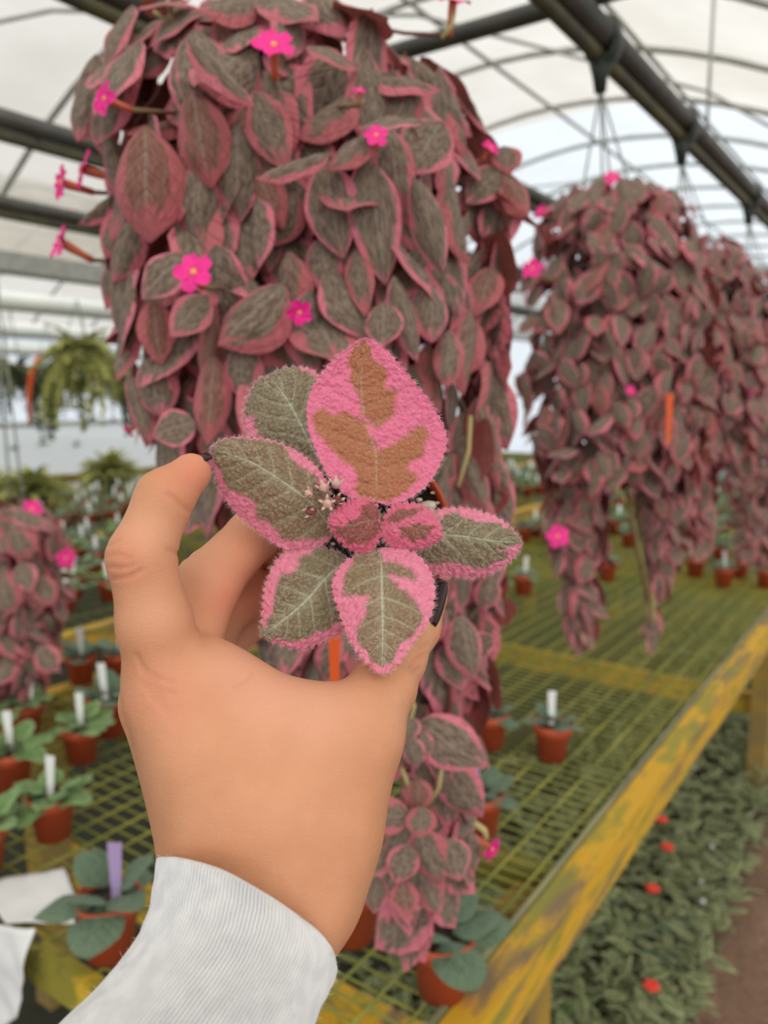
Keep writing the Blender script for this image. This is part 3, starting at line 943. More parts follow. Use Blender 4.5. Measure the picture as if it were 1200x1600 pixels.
def fern(name, loc, rad, n, mk_, label, cat, group, up, seed, pot=True, hook=None):
    r = random.Random(seed)
    rt_ = root(name, loc, label, cat, group)
    if pot:
        k = rad * .45
        v, f_ = lathe([(0, 0), (k * .7, 0), (k, k * 1.1), (k * 1.08, k * 1.1), (k * 1.08, k * 1.25), (k * .9, k * 1.2), (0, k * 1.1)], 16)
        link('pot', mesh('pot', v, f_, M['black']), rt_)
        base = Vector((0, 0, k * 1.1))
    else:
        base = Vector((0, 0, 0))
    for i in range(n):
        an = i * 2.399
        el = r.uniform(.25, 1.45) if up else r.uniform(-.5, .9)
        d = Vector((math.cos(an) * math.cos(el), math.sin(an) * math.cos(el), math.sin(el)))
        L = rad * r.uniform(.8, 1.25) * (1.15 if el < .3 else .85)
        link('frond', frond_meshes[mk_][r.randrange(3) if not up else r.randrange(2)], rt_, frame(base + d * .02, d, Vector((0, 0, 1)) + d * .01, L, L))
    if hook:
        for a_ in (0, 2.1, 4.2):
            v, f_ = tube([Vector(hook) - Vector(loc), base + Vector((math.cos(a_), math.sin(a_), 0)) * rad * .45], .004, 5)
            link('hanger_wire', mesh('hanger_wire', v, f_, M['hanger']), rt_)
    return rt_
def fern_px(name, x, y, d, wpx, n, mk_, label, up=False, seed=0):
    p_ = P(x, y, d)
    fern(name, tuple(p_), wpx / 2 * d / FPX, n, mk_, label, 'fern', 'ferns at far left', up, seed, True, (p_.x, p_.y, 2.1))
fern_px('hanging_fern', 126, 578, 5.6, 118, 110, 'leaf_lime', 'lime green hanging fern above the white sheeting, beside the big basket', seed=1)
fern_px('hanging_fern', 24, 604, 6.2, 84, 70, 'leaf_dark', 'dark hanging fern at the left edge above the white sheeting', seed=2)
fern_px('hanging_fern', 196, 604, 6.9, 90, 70, 'leaf_dark', 'dark hanging fern behind the lime one, against the big basket', seed=3)
fern_px('hanging_fern', 78, 610, 7.2, 90, 70, 'leaf_dark', 'dark hanging fern between the lime fern and the left edge', seed=4)
fern_px('hanging_fern', -32, 590, 5.4, 84, 50, 'leaf_lime', 'lime hanging fern cut by the left edge', seed=5)
fx = P(196, 604, 6.9)
long_tube('basket_pipe', [(fx.x, -2, 2.112), (fx.x, 9, 2.112)], .014, M['steel'], 'thin far pipe carrying a dark fern at left', 'pipe')
cp = P(1110, 100, 3.0)
long_tube('hanging_chain', [(cp.x, cp.y, 2.3), (cp.x, cp.y, arch(cp.x + 2.33))], .007, M['steel'], 'chain hanging from the roof at upper right', 'chain', None, 6)
for x, y, wpx, lb, sd_ in ((172, 772, 96, 'bushy lime plant in a black pot below the white sheeting', 6), (52, 806, 110, 'bushy lime plant behind the dusky pink trailing plant', 7), (-10, 800, 90, 'bushy lime plant cut by the left edge below the white sheeting', 8)):
    p_ = PG(x, y, BENCH_Z + .003)
    d = proj(p_)[2]
    fern('bushy_plant', tuple(p_), wpx / 2 * d / FPX, 120, 'leaf_lime', lb, 'bushy plant', 'lime bushes', True, sd_)
for k, (x, y) in enumerate(((22, 703), (68, 697), (120, 699))):
    r_ = ray(x, y)
    p_ = C0 + r_ * ((-10.08 - C0.x) / r_.x)
    fern('green_tuft', (p_.x, p_.y, p_.z), .10, 10, 'leaf_dark', ('leftmost', 'middle', 'rightmost')[k] + ' of three dark green tufts on the white sheeting', 'tuft', 'tufts on the sheeting', True, 60 + k, pot=False)
# orange tie on the dark fern at far left
v, f_ = tube([P(62, 556, 5.98), P(50, 580, 5.98), P(45, 615, 5.98), P(47, 665, 5.98)], [.016, .022, .020, .012], 6)
part('plant_tie', v, f_, M['tago'], bpy.data.objects['hanging_fern.001'])['label'] = 'orange plastic tie'
# white rolled curtains under the far gutters
for k, (x, z, lb) in enumerate(((-5.6, 2.12, 'nearest white rolled curtain under the left roof'), (-6.8, 2.02, 'middle white rolled curtain under the left roof'), (-9.3, 2.0, 'farthest white rolled curtain under the left roof'))):
    long_tube('rolled_curtain', [(x, -2, z), (x, 9, z)], .07, M['white_sheet'], lb, 'curtain', 'rolled curtains')

# ------------------------------------------------------------------ white sheets on the bench corner
def sheet(name, quad, z, label, sag=0.0, seed=1, hang=False):
    V, Fc = [], []
    n = 14
    a_, b_, c_, d_ = [Vector(q) for q in quad]
    for i in range(n + 1):
        for j in range(n + 1):
            u, v_ = i / n, j / n
            p_ = (a_ * (1 - u) + b_ * u) * (1 - v_) + (d_ * (1 - u) + c_ * u) * v_
            k = noise.noise(p_ * 14 + Vector((seed, 0, 0))) * .010 + abs(noise.noise(p_ * 30 + Vector((seed, 3, 0)))) * .006
            p_ = p_ + (Vector((0, -k, 0)) if hang else Vector((0, 0, abs(k))))
            V.append(p_)
    for i in range(n):
        for j in range(n):
            q = i * (n + 1) + j
            Fc.append((q, q + 1, q + n + 2, q + n + 1))
    o = solo(name, V, Fc, M['paper'], tuple(d_), smooth=True)
    sm = o.modifiers.new('thickness', 'SOLIDIFY')
    sm.thickness = .0012
    return tag(o, label, 'sheet')
q = [PG(x, y, BENCH_Z + .006) for x, y in ((-30, 1385), (100, 1356), (134, 1442), (10, 1448))]
sheet('white_sheet', q, 0, 'crumpled white sheet lying on the mesh at lower left', seed=2)
def PY(x, y, Y):
    r_ = ray(x, y)
    return C0 + r_ * ((Y - C0.y) / r_.y)
sheet('white_sheet', [PY(-45, 1440, .488), PY(52, 1453, .488), PY(26, 1590, .478), PY(-45, 1640, .478)], 0, 'white sheet hanging over the bench end rail at the left edge', seed=5, hang=True)

# ------------------------------------------------------------------ ground cover under the bench
r = random.Random(77)
ms = []
for _ in range(11000):
    x = r.uniform(-1.25, -.30) if r.random() < .25 else r.uniform(-.95, -.30)
    y = .75 + 4.6 * r.random() ** 1.25
    if x > -.36 + .06 * noise.noise(Vector((y * 4, 0, 0))): continue
    z = r.uniform(.0, .13)
    an = r.uniform(0, 6.28)
    el = r.uniform(-.3, .75)
    d = Vector((math.cos(an) * math.cos(el), math.sin(an) * math.cos(el), math.sin(el)))
    L = r.uniform(.03, .075)
    ms.append(frame(Vector((x, y, z)), d, Vector((r.uniform(-.6, .6), r.uniform(-.6, .6), 1)), L * r.uniform(.28, .42), L))
v, f_, at = leaf_blob(ms, 4, 2, .35)
tag(solo('ground_cover', v, f_, M['leaf_ground'], (0, 0, 0), True, at), 'dense green leafy ground cover growing under the mesh bench', 'ground cover', None, 'stuff')
# strap-leaved clump
for k, (x, y, d_, lb) in enumerate(((850, 1600, 1.75, 'long pale strap-leaved plant beside the bench leg at the bottom'), (960, 1470, 2.0, 'blue-green strap-leaved plant among the ground cover below the rail'))):
    p_ = PG(x, y, .02)
    rt_ = root('strap_plant', tuple(p_), lb, 'plant', None)
    for i in range(7):
        an = i * 2.4 + k
        d = Vector((math.cos(an), math.sin(an), .9))
        link('leaf', LV['bright' if k == 0 else 'grey'][3], rt_, frame(Vector((0, 0, 0)), d, Vector((0, 0, 1)), .028, .15 + .04 * (i % 3)))
v, f_ = lathe([(0, -.5), (.35, -.35), (.5, 0), (.35, .35), (0, .5)], 8)
me_red = mesh('berry', v, f_, simple('red_berry', (.72, .03, .015), .5))
me_wht = mesh('pebble', v, f_, simple('pale_pebble', (.6, .6, .58), .7))
for k, (x, y, lb) in enumerate(((1020, 1388, 'largest bright red blossom in the ground cover'), (1043, 1323, 'red blossom in the ground cover above the largest one'), (1034, 1280, 'small red blossom in the ground cover close under the rail'), (1018, 1540, 'red blossom lowest in the ground cover'))):
    rt_ = root('red_blossom', tuple(PG(x, y, .13)), lb, 'blossom', 'red blossoms')
    for i in range(5):
        link('petal', me_red, rt_, Matrix.Translation((.010 * math.cos(i * 1.257), .010 * math.sin(i * 1.257), 0)) @ Matrix.Diagonal((.02, .02, .012, 1)))
for k, (x, y) in enumerate(((1112, 1323), (1131, 1342), (1095, 1378), (1098, 1408), (1085, 1200))):
    o = link('pebble', me_wht, None, Matrix.Translation(PG(x, y, .09)) @ Matrix.Diagonal((.016, .02, .013, 1)))
    tag(o, 'pale bead of a pebble shining in the ground cover', 'pebble', 'pebbles in the ground cover')

# ------------------------------------------------------------------ the hand
def sdf_capsule(Q, a_, b_, ra, rb):
    ba = b_ - a_
    h_ = np.clip(((Q - a_) @ ba) / max(1e-9, ba @ ba), 0, 1)
    d_ = Q - a_ - h_[:, None] * ba
    return np.sqrt((d_ * d_).sum(1)) - (ra + (rb - ra) * h_)
def smin(a_, b_, k):
    h_ = np.clip(.5 + .5 * (b_ - a_) / k, 0, 1)
    return b_ + (a_ - b_) * h_ - k * h_ * (1 - h_)
def c3(x, y, d): return np.array(((x - 600) / FPX * d, -(y - 800) / FPX * d, d))
def seg(a_, b_):
    return (c3(*a_[:3]), c3(*b_[:3]), a_[3] * a_[2] / FPX, b_[3] * b_[2] / FPX)
palm = [seg(*s_) for s_ in (
    ((346, 1420, .262, 94), (262, 1640, .245, 88)), ((428, 1450, .262, 90), (345, 1680, .245, 88)),
    ((432, 1405, .264, 92), (264, 1088, .277, 60)), ((372, 1385, .270, 94), (256, 1100, .296, 62)), ((362, 1390, .282, 88), (272, 1105, .318, 54)), ((372, 1400, .292, 80), (292, 1118, .338, 46)),
    ((470, 1340, .268, 92), (425, 1180, .276, 82)), ((390, 1250, .272, 105), (330, 1130, .280, 84)),
    ((478, 1385, .266, 78), (556, 1150, .280, 64)), ((500, 1280, .270, 84), (520, 1180, .276, 74)),
    ((380, 1136, .282, 56), (548, 1138, .284, 52)), ((296, 1060, .284, 62), (334, 1080, .290, 58)), ((330, 1090, .286, 70), (460, 1160, .282, 72)))]
fingers = {
    'index': [((262, 1085, .277, 60), (242, 975, .272, 56)), ((242, 975, .272, 56), (221, 872, .268, 50)), ((220, 870, .268, 50), (257, 778, .272, 43)), ((257, 778, .272, 42), (299, 739, .280, 31))],
    'middle': [((258, 1095, .298, 58), (326, 912, .312, 49)), ((326, 910, .312, 48), (396, 836, .334, 40)), ((396, 836, .334, 38), (412, 856, .362, 30))],
    'ring': [((278, 1105, .320, 52), (346, 950, .338, 40)), ((346, 950, .338, 39), (406, 926, .356, 35)), ((406, 926, .356, 34), (428, 915, .376, 28))],
    'pinky': [((300, 1118, .340, 44), (348, 1000, .358, 36)), ((348, 1000, .358, 35), (404, 962, .374, 30)), ((404, 962, .374, 30), (440, 940, .390, 25))],
    'thumb': [((556, 1150, .282, 62), (598, 1075, .298, 50)), ((598, 1075, .298, 50), (620, 1030, .312, 44)), ((620, 1030, .312, 43), (648, 980, .328, 38)), ((648, 980, .328, 38), (672, 935, .340, 27))],
}
HS = .00105
pts_all = np.array([p for s_ in palm for p in s_[:2]] + [c3(*q[:3]) for f_ in fingers.values() for s_ in f_ for q in s_])
lo = pts_all.min(0) - .03
hi = pts_all.max(0) + .026
lo[1] = max(lo[1], c3(300, 1700, .25)[1])
dims = np.ceil((hi - lo) / HS).astype(int) + 1
ax = [lo[i] + HS * np.arange(dims[i]) for i in range(3)]
def hand_sdf(Q):
    d_p = None
    for s_ in palm:
        e_ = sdf_capsule(Q, *s_)
        d_p = e_ if d_p is None else smin(d_p, e_, .012)
    tot = None
    for nm, segs in fingers.items():
        d_f = None
        for s_ in segs:
            e_ = sdf_capsule(Q, *seg(*s_))
            d_f = e_ if d_f is None else smin(d_f, e_, .004)
        d_f = smin(d_f, d_p, .009)
        tot = d_f if tot is None else smin(tot, d_f, .0012)
    return tot
D = np.empty(dims, dtype=np.float32)
YY, ZZ = np.meshgrid(ax[1], ax[2], indexing='ij')
yz = np.stack([YY.ravel(), ZZ.ravel()], 1)
for x0 in range(0, dims[0], 8):
    xs = ax[0][x0:x0 + 8]
    Q = np.empty((len(xs), yz.shape[0], 3), dtype=np.float32)
    Q[:, :, 0] = xs[:, None]
    Q[:, :, 1:] = yz[None]
    D[x0:x0 + len(xs)] = hand_sdf(Q.reshape(-1, 3).astype(np.float64)).reshape(len(xs), dims[1], dims[2])
D[:, 0, :] = np.maximum(D[:, 0, :], .0005)          # closes the forearm inside the sleeve
D[:, :, 0] = np.maximum(D[:, :, 0], .0005); D[:, :, -1] = np.maximum(D[:, :, -1], .0005)
D[0] = np.maximum(D[0], .0005); D[-1] = np.maximum(D[-1], .0005)
def surface_nets(D, lo, hs):
    S = D < 0
    n = np.array(D.shape) - 1
    corners = [(i, j, k) for i in (0, 1) for j in (0, 1) for k in (0, 1)]
    cnt = np.zeros(n, dtype=np.int8)
    for i, j, k in corners:
        cnt += S[i:i + n[0], j:j + n[1], k:k + n[2]]
    act = (cnt > 0) & (cnt < 8)
    idx = -np.ones(n, dtype=np.int64)
    cells = np.argwhere(act)
    idx[act] = np.arange(len(cells))
    acc = np.zeros((len(cells), 3))
    num = np.zeros(len(cells))
    for a_ in range(8):
        for b_ in range(a_ + 1, 8):
            ca, cb = np.array(corners[a_]), np.array(corners[b_])
            if np.abs(ca - cb).sum() != 1: continue
            da = D[tuple((cells + ca).T)]
            db = D[tuple((cells + cb).T)]
            m = (da < 0) != (db < 0)
            tt = np.where(m, da / np.where(m, da - db, 1), 0)
            acc += np.where(m[:, None], ca + (cb - ca) * tt[:, None], 0)
            num += m
    V = lo + hs * (cells + acc / num[:, None])
    quads = []
    for axis in range(3):
        o1, o2 = [q for q in range(3) if q != axis]
        sl0 = [slice(1, -1)] * 3
        sl0[axis] = slice(0, -1)
        sl1 = [slice(1, -1)] * 3
        sl1[axis] = slice(1, None)
        ch = S[tuple(sl0)] != S[tuple(sl1)]
        e_ = np.argwhere(ch)
        off = np.array([1, 1, 1]); off[axis] = 0
        e_ = e_ + off
        d1 = np.zeros(3, int); d1[o1] = 1
        d2 = np.zeros(3, int); d2[o2] = 1
        q = np.stack([idx[tuple((e_ - d1 - d2).T)], idx[tuple((e_ - d2).T)], idx[tuple(e_.T)], idx[tuple((e_ - d1).T)]], 1)
        flip = S[tuple(e_.T)]
        if axis == 1: flip = ~flip
        q[flip] = q[flip][:, ::-1]
        quads.append(q)
    return V, np.concatenate(quads)
HV, HQ = surface_nets(D, lo, HS)
# smooth once and colour
def px_of(V): return 600 + FPX * V[:, 0] / V[:, 2], 800 - FPX * V[:, 1] / V[:, 2]
nbr = np.zeros_like(HV); cntv = np.zeros(len(HV))
for a_, b_ in ((0, 1), (1, 2), (2, 3), (3, 0)):
    np.add.at(nbr, HQ[:, a_], HV[HQ[:, b_]]); np.add.at(cntv, HQ[:, a_], 1)
HV = HV * .4 + .6 * nbr / np.maximum(cntv, 1)[:, None]
gx = np.array([HS, 0, 0]); gy = np.array([0, HS, 0]); gz = np.array([0, 0, HS])
G = np.stack([hand_sdf(HV + g_) - hand_sdf(HV - g_) for g_ in (gx, gy, gz)], 1)
G /= np.linalg.norm(G, axis=1)[:, None] + 1e-12
hx, hy = px_of(HV)
front = G[:, 2] < .45
crease = np.zeros(len(HV))
def add_crease(pts, wpx, depth, amount):
    global HV, crease
    pts = np.array(pts, float)
    best = np.full(len(HV), 1e9)
    for p0, p1 in zip(pts[:-1], pts[1:]):
        ba = p1 - p0
        t_ = np.clip(((hx - p0[0]) * ba[0] + (hy - p0[1]) * ba[1]) / (ba @ ba), 0, 1)
        best = np.minimum(best, np.hypot(hx - p0[0] - t_ * ba[0], hy - p0[1] - t_ * ba[1]))
    g_ = np.exp(-(best / wpx) ** 2) * front
    HV = HV - G * (g_ * depth)[:, None]
    crease = np.maximum(crease, g_ * amount * .6)
for pts, wp, dp, am in (([(168, 868), (185, 866), (205, 872)], 3.5, .0005, .5), ([(172, 886), (190, 888), (208, 882)], 3.5, .0005, .5), ([(178, 905), (200, 902), (222, 890)], 3.5, .0005, .45), ([(170, 852), (186, 846)], 3, .0004, .4),
                        ([(296, 798), (284, 790), (272, 778), (262, 772)], 4, .0007, .5), ([(262, 858), (272, 862), (286, 868)], 4, .0006, .35),
                        ([(662, 1024), (650, 1030), (640, 1040)], 4, .0008, .7), ([(655, 1044), (645, 1048)], 3.5, .0006, .6), ([(668, 1006), (655, 1012)], 3, .0005, .5),
                        ([(394, 1054), (384, 1064), (368, 1072)], 4, .0004, .3),
                        ([(214, 1024), (221, 1040), (226, 1052)], 3.5, .0007, .55), ([(226, 1044), (250, 1062), (270, 1066)], 3.5, .0004, .35), ([(230, 1056), (252, 1076), (272, 1084)], 3.5, .0004, .35), ([(234, 1070), (256, 1094)], 3.5, .0004, .3), ([(222, 1062), (240, 1092), (262, 1110)], 4, .0004, .3),
                        ([(305, 846), (298, 858), (292, 872)], 3, .0004, .4), ([(318, 835), (308, 848)], 3, .0004, .35),):
    add_crease(pts, wp, dp, am)
def blob(cx, cy, rad): return np.exp(-(((hx - cx) ** 2 + (hy - cy) ** 2) / rad ** 2))
redv = np.clip(.9 * blob(300, 740, 42) + .55 * blob(192, 880, 40) + .45 * blob(255, 1085, 60) + .6 * blob(410, 870, 60) + .5 * blob(400, 930, 45) + .5 * blob(350, 940, 40) + .5 * blob(680, 930, 40) + .35 * blob(390, 1060, 50), 0, 1) * .8
palev = np.clip(.6 * blob(420, 1080, 70) + .5 * blob(360, 1030, 50) + .5 * blob(510, 1100, 60) + .35 * blob(230, 830, 40) + .35 * blob(330, 890, 40) + .3 * blob(250, 960, 50), 0, 1)
Bm = np.array([[RT.x, RT.y, RT.z], [UP.x, UP.y, UP.z], [FW.x, FW.y, FW.z]])
HW = HV @ Bm + np.array(C0)
person = root('person', tuple(P(395, 1420, .262)), 'left hand in a pale grey knit sleeve holding up the small pink-edged plant', 'hand')
part('hand', HW, HQ.tolist(), M['skin'], person, True, {'red': redv, 'pale': palev, 'crease': crease})

# nails
def nail(cpx, axis_px, length_px, width_m, nrm, label=None):
    """plate bent across its width"""
    c_ = P(*cpx)
    e_ = P(*axis_px)
    t_ = (e_ - c_).normalized()
    L = length_px * cpx[2] / FPX
    m = frame(c_ - ORG[person.name], t_, nrm, 1, 1, 1)
    V, Fc = [], []
    nu, nv = 12, 10
    for lay in (0, 1):
        for i in range(nu + 1):
            u = i / nu
            hw = width_m / 2 * max(.12, (1 - abs(2 * u - 1) ** 2.6)) ** .5
            for j in range(nv + 1):
                q = -1 + 2 * j / nv
                V.append(Vector((hw * q, L * (u - .0), -.42 * width_m * (q * q) * (hw / width_m * 2) - .10 * L * u * u - lay * .0009)))
    o_ = (nu + 1) * (nv + 1)
    for i in range(nu):
        for j in range(nv):
            a_ = i * (nv + 1) + j
            Fc.append((a_, a_ + 1, a_ + nv + 2, a_ + nv + 1))
            Fc.append((o_ + a_ + nv + 1, o_ + a_ + nv + 2, o_ + a_ + 1, o_ + a_))
    ring = [j for j in range(nv + 1)] + [i * (nv + 1) + nv for i in range(1, nu + 1)] + [nu * (nv + 1) + j for j in range(nv - 1, -1, -1)] + [i * (nv + 1) for i in range(nu - 1, 0, -1)]
    for a_, b_ in zip(ring, ring[1:] + ring[:1]):
        Fc.append((a_, o_ + a_, o_ + b_, b_))
    V = [m @ v_ for v_ in V]
    return tag(link('fingernail', mesh('fingernail', V, Fc, M['nail']), person), label)
nail((680, 977, .319), (706, 908, .329), 80, .0155, RT * .80 - FW * .62 + UP * .10, 'glossy dark plum thumbnail')
nail((278, 722, .279), (326, 700, .288), 52, .011, UP * .9 - RT * .45 + FW * .25, 'dark nail of the raised index finger')

# sleeve
st = [((252, 1342), (515, 1490)), ((247, 1375), (521, 1512)), ((241, 1415), (514, 1536)), ((225, 1460), (501, 1562)), ((190, 1510), (489, 1588)), ((140, 1565), (474, 1630)), ((70, 1635), (440, 1705)), ((-20, 1740), (400, 1810))]
dep = [.256, .254, .251, .247, .242, .236, .228, .216]
bb = [.0285, .030, .031, .0325, .034, .036, .038, .040]
nribs = 150
nth = nribs * 6
rows = []
S = np.linspace(0, len(st) - 1, 64)
V, Fc = [], []
def lerp_st(s_):
    i = min(int(s_), len(st) - 2)
    k = s_ - i
    k2 = k
    A_ = np.array(st[i], float) * (1 - k2) + np.array(st[i + 1], float) * k2
    return A_[0], A_[1], dep[i] * (1 - k) + dep[i + 1] * k, bb[i] * (1 - k) + bb[i + 1] * k
def ring_pts(s_, shrink, ribamp, shift=0.0):
    l_, r_, d_, b_ = lerp_st(s_)
    cxy = (l_ + r_) / 2
    e_ = (r_ - l_) / 2
    axd = np.array((e_[1], -e_[0])) / np.linalg.norm(e_)       # towards the hand
    th = np.linspace(0, 2 * np.pi, nth, endpoint=False)
    rib = ribamp * np.abs(np.cos(th * nribs / 2)) ** .7
    m_ = shrink + rib / .033
    bow = 30 * (1 - .5 * min(1, s_ / 4))
    X = cxy[0] + e_[0] * np.cos(th) * m_ + axd[0] * (bow * np.sin(th) + shift)
    Y = cxy[1] + e_[1] * np.cos(th) * m_ + axd[1] * (bow * np.sin(th) + shift)
    Dp = d_ - b_ * np.sin(th) * m_ * .95
    cs = np.stack([(X - 600) / FPX * Dp, -(Y - 800) / FPX * Dp, Dp], 1)
    return cs @ Bm + np.array(C0)
allr = [ring_pts(.55, .90, 0, 0), ring_pts(0.15, .915, 0, 0), ring_pts(0, .94, .0002, 2), ring_pts(0, .975, .0004, 3), ring_pts(0, .995, .0006, 0)]
for s_ in S[1:]:
    fade = .0016
    wob = 1 + .004 * math.sin(s_ * 5)
    allr.append(ring_pts(s_, wob, fade))
V = np.concatenate(allr)
k_ = np.arange(nth)
for i in range(len(allr) - 1):
    a_ = i * nth + k_
    b_ = i * nth + (k_ + 1) % nth
    Fc += np.stack([a_, b_, b_ + nth, a_ + nth], 1).tolist()
# slow lumps of worn knit
V = V + np.array([[0, 0, .0009 * noise.noise(Vector(p_) * 60)] for p_ in V])
sleeve = part('sleeve', V, Fc, M['knit'], person, True)
r = np.random.default_rng(3)
hv, hf = [], []
for _ in range(2400):
    i = r.integers(4, len(allr))
    k = r.integers(0, nth)
    p_ = allr[i][k]
    l_, r2, d_, b_ = lerp_st(max(0, S[min(i - 4, 63)]))
    cxy = (l_ + r2) / 2
    cen = np.array(P(cxy[0], cxy[1], d_))
    o = p_ - cen
    o /= np.linalg.norm(o)
    o = o + r.normal(size=3) * .7
    ln = r.uniform(.0004, .0014)
    sd_ = np.cross(o, r.normal(size=3))
    sd_ = sd_ / (np.linalg.norm(sd_) + 1e-9) * .00005
    n0 = len(hv)
    hv += [p_ - sd_, p_ + sd_, p_ + o * ln]
    hf.append((n0, n0 + 1, n0 + 2))
tag(part('wool_fuzz', hv, hf, M['fuzz'], sleeve, False), kind='stuff')

# ------------------------------------------------------------------ the held plant
held = root('held_potted_plant', tuple(P(575, 832, .395)), 'small pink-edged velvet-leaved plant in a terracotta pot held in the hand', 'potted plant')
hg = ORG[held.name]
rimc = P(575, 831, .337)
axis_p = -(rimc - C0).normalized()
k_ = .0352
v, f_ = lathe([(0, -.058), (.0255, -.058), (.0325, -.014), (.0345, -.013), (.0356, .0), (.0340, .0), (.0325, -.012), (.0315, -.02)], 40)
mrot = frame(rimc - hg, UP - axis_p * UP.dot(axis_p), axis_p, 1, 1)
link('pot', mesh('pot', [mrot @ Vector(q) for q in v], f_, M['terra']), held)
V, Fc = [], []
nr, nt = 22, 64
for i in range(nr + 1):
    for k in range(nt):
        rr = .0325 * i / nr
        a_ = 2 * math.pi * k / nt
        q = Vector((rr * math.cos(a_), rr * math.sin(a_), 0))
        q.z = -.009 + .003 * noise.noise(q * 300) + .002 * noise.noise(q * 800)
        V.append(mrot @ q)
for i in range(nr):
    for k in range(nt):
        k2 = (k + 1) % nt
        Fc.append((i * nt + k, i * nt + k2, (i + 1) * nt + k2, (i + 1) * nt + k))
link('soil', mesh('soil', V, Fc, M['soil'], False), held)
for (x, y, s_) in ((669, 791, 11), (655, 781, 4), (640, 772, 3), (684, 786, 3), (676, 770, 3), (662, 763, 2.5), (648, 766, 2.5), (690, 800, 3), (520, 850, 3), (655, 886, 3)):
    c_ = P(x, y, .341)
    v, f_ = lathe([(0, -.5), (.4, -.35), (.55, 0), (.4, .32), (0, .45)], 8)
    rr = s_ * .341 / FPX * 2
    v = [c_ + (RT * q[0] * 1.25 + UP * q[1] * .8 - FW * q[2]) * rr * (1 + .25 * noise.noise(Vector(q) * 3 + c_ * 900)) for q in v]
    part('perlite', v, f_, M['perlite'], held)

def cc(pts): return [(300 + a_ * .45, 500 + b_ * .45) for a_, b_ in pts]
def resample(pts, n):
    pts = np.array(pts, float)
    # Catmull-Rom densify then arc-length resample
    P0 = np.vstack([2 * pts[0] - pts[1], pts, 2 * pts[-1] - pts[-2]])
    out = []
    for i in range(1, len(P0) - 2):
        for t_ in np.linspace(0, 1, 12, endpoint=False):
            a_, b_, c_, d_ = P0[i - 1], P0[i], P0[i + 1], P0[i + 2]
            out.append(.5 * (2 * b_ + (c_ - a_) * t_ + (2 * a_ - 5 * b_ + 4 * c_ - d_) * t_ ** 2 + (3 * b_ - a_ - 3 * c_ + d_) * t_ ** 3))
    out.append(pts[-1])
    out = np.array(out)
    s_ = np.concatenate([[0], np.cumsum(np.linalg.norm(np.diff(out, axis=0), axis=1))])
    q = np.linspace(0, s_[-1], n)
    return np.stack([np.interp(q, s_, out[:, 0]), np.interp(q, s_, out[:, 1])], 1)
def inpoly(X, Y, poly):
    ins = np.zeros(X.shape, bool)
    n = len(poly)
    for i in range(n):
        x0, y0 = poly[i]
        x1, y1 = poly[(i + 1) % n]
        c_ = ((y0 > Y) != (y1 > Y))
        with np.errstate(divide='ignore', invalid='ignore'):
            xi = (x1 - x0) * (Y - y0) / (y1 - y0 + 1e-12) + x0
        ins ^= c_ & (X < xi)
    return ins
nv_cache = {}
def nfield(V, sc, off=0.0):
    return np.array([noise.noise(Vector((p_[0] * sc + off, p_[1] * sc, p_[2] * sc))) for p_ in V])

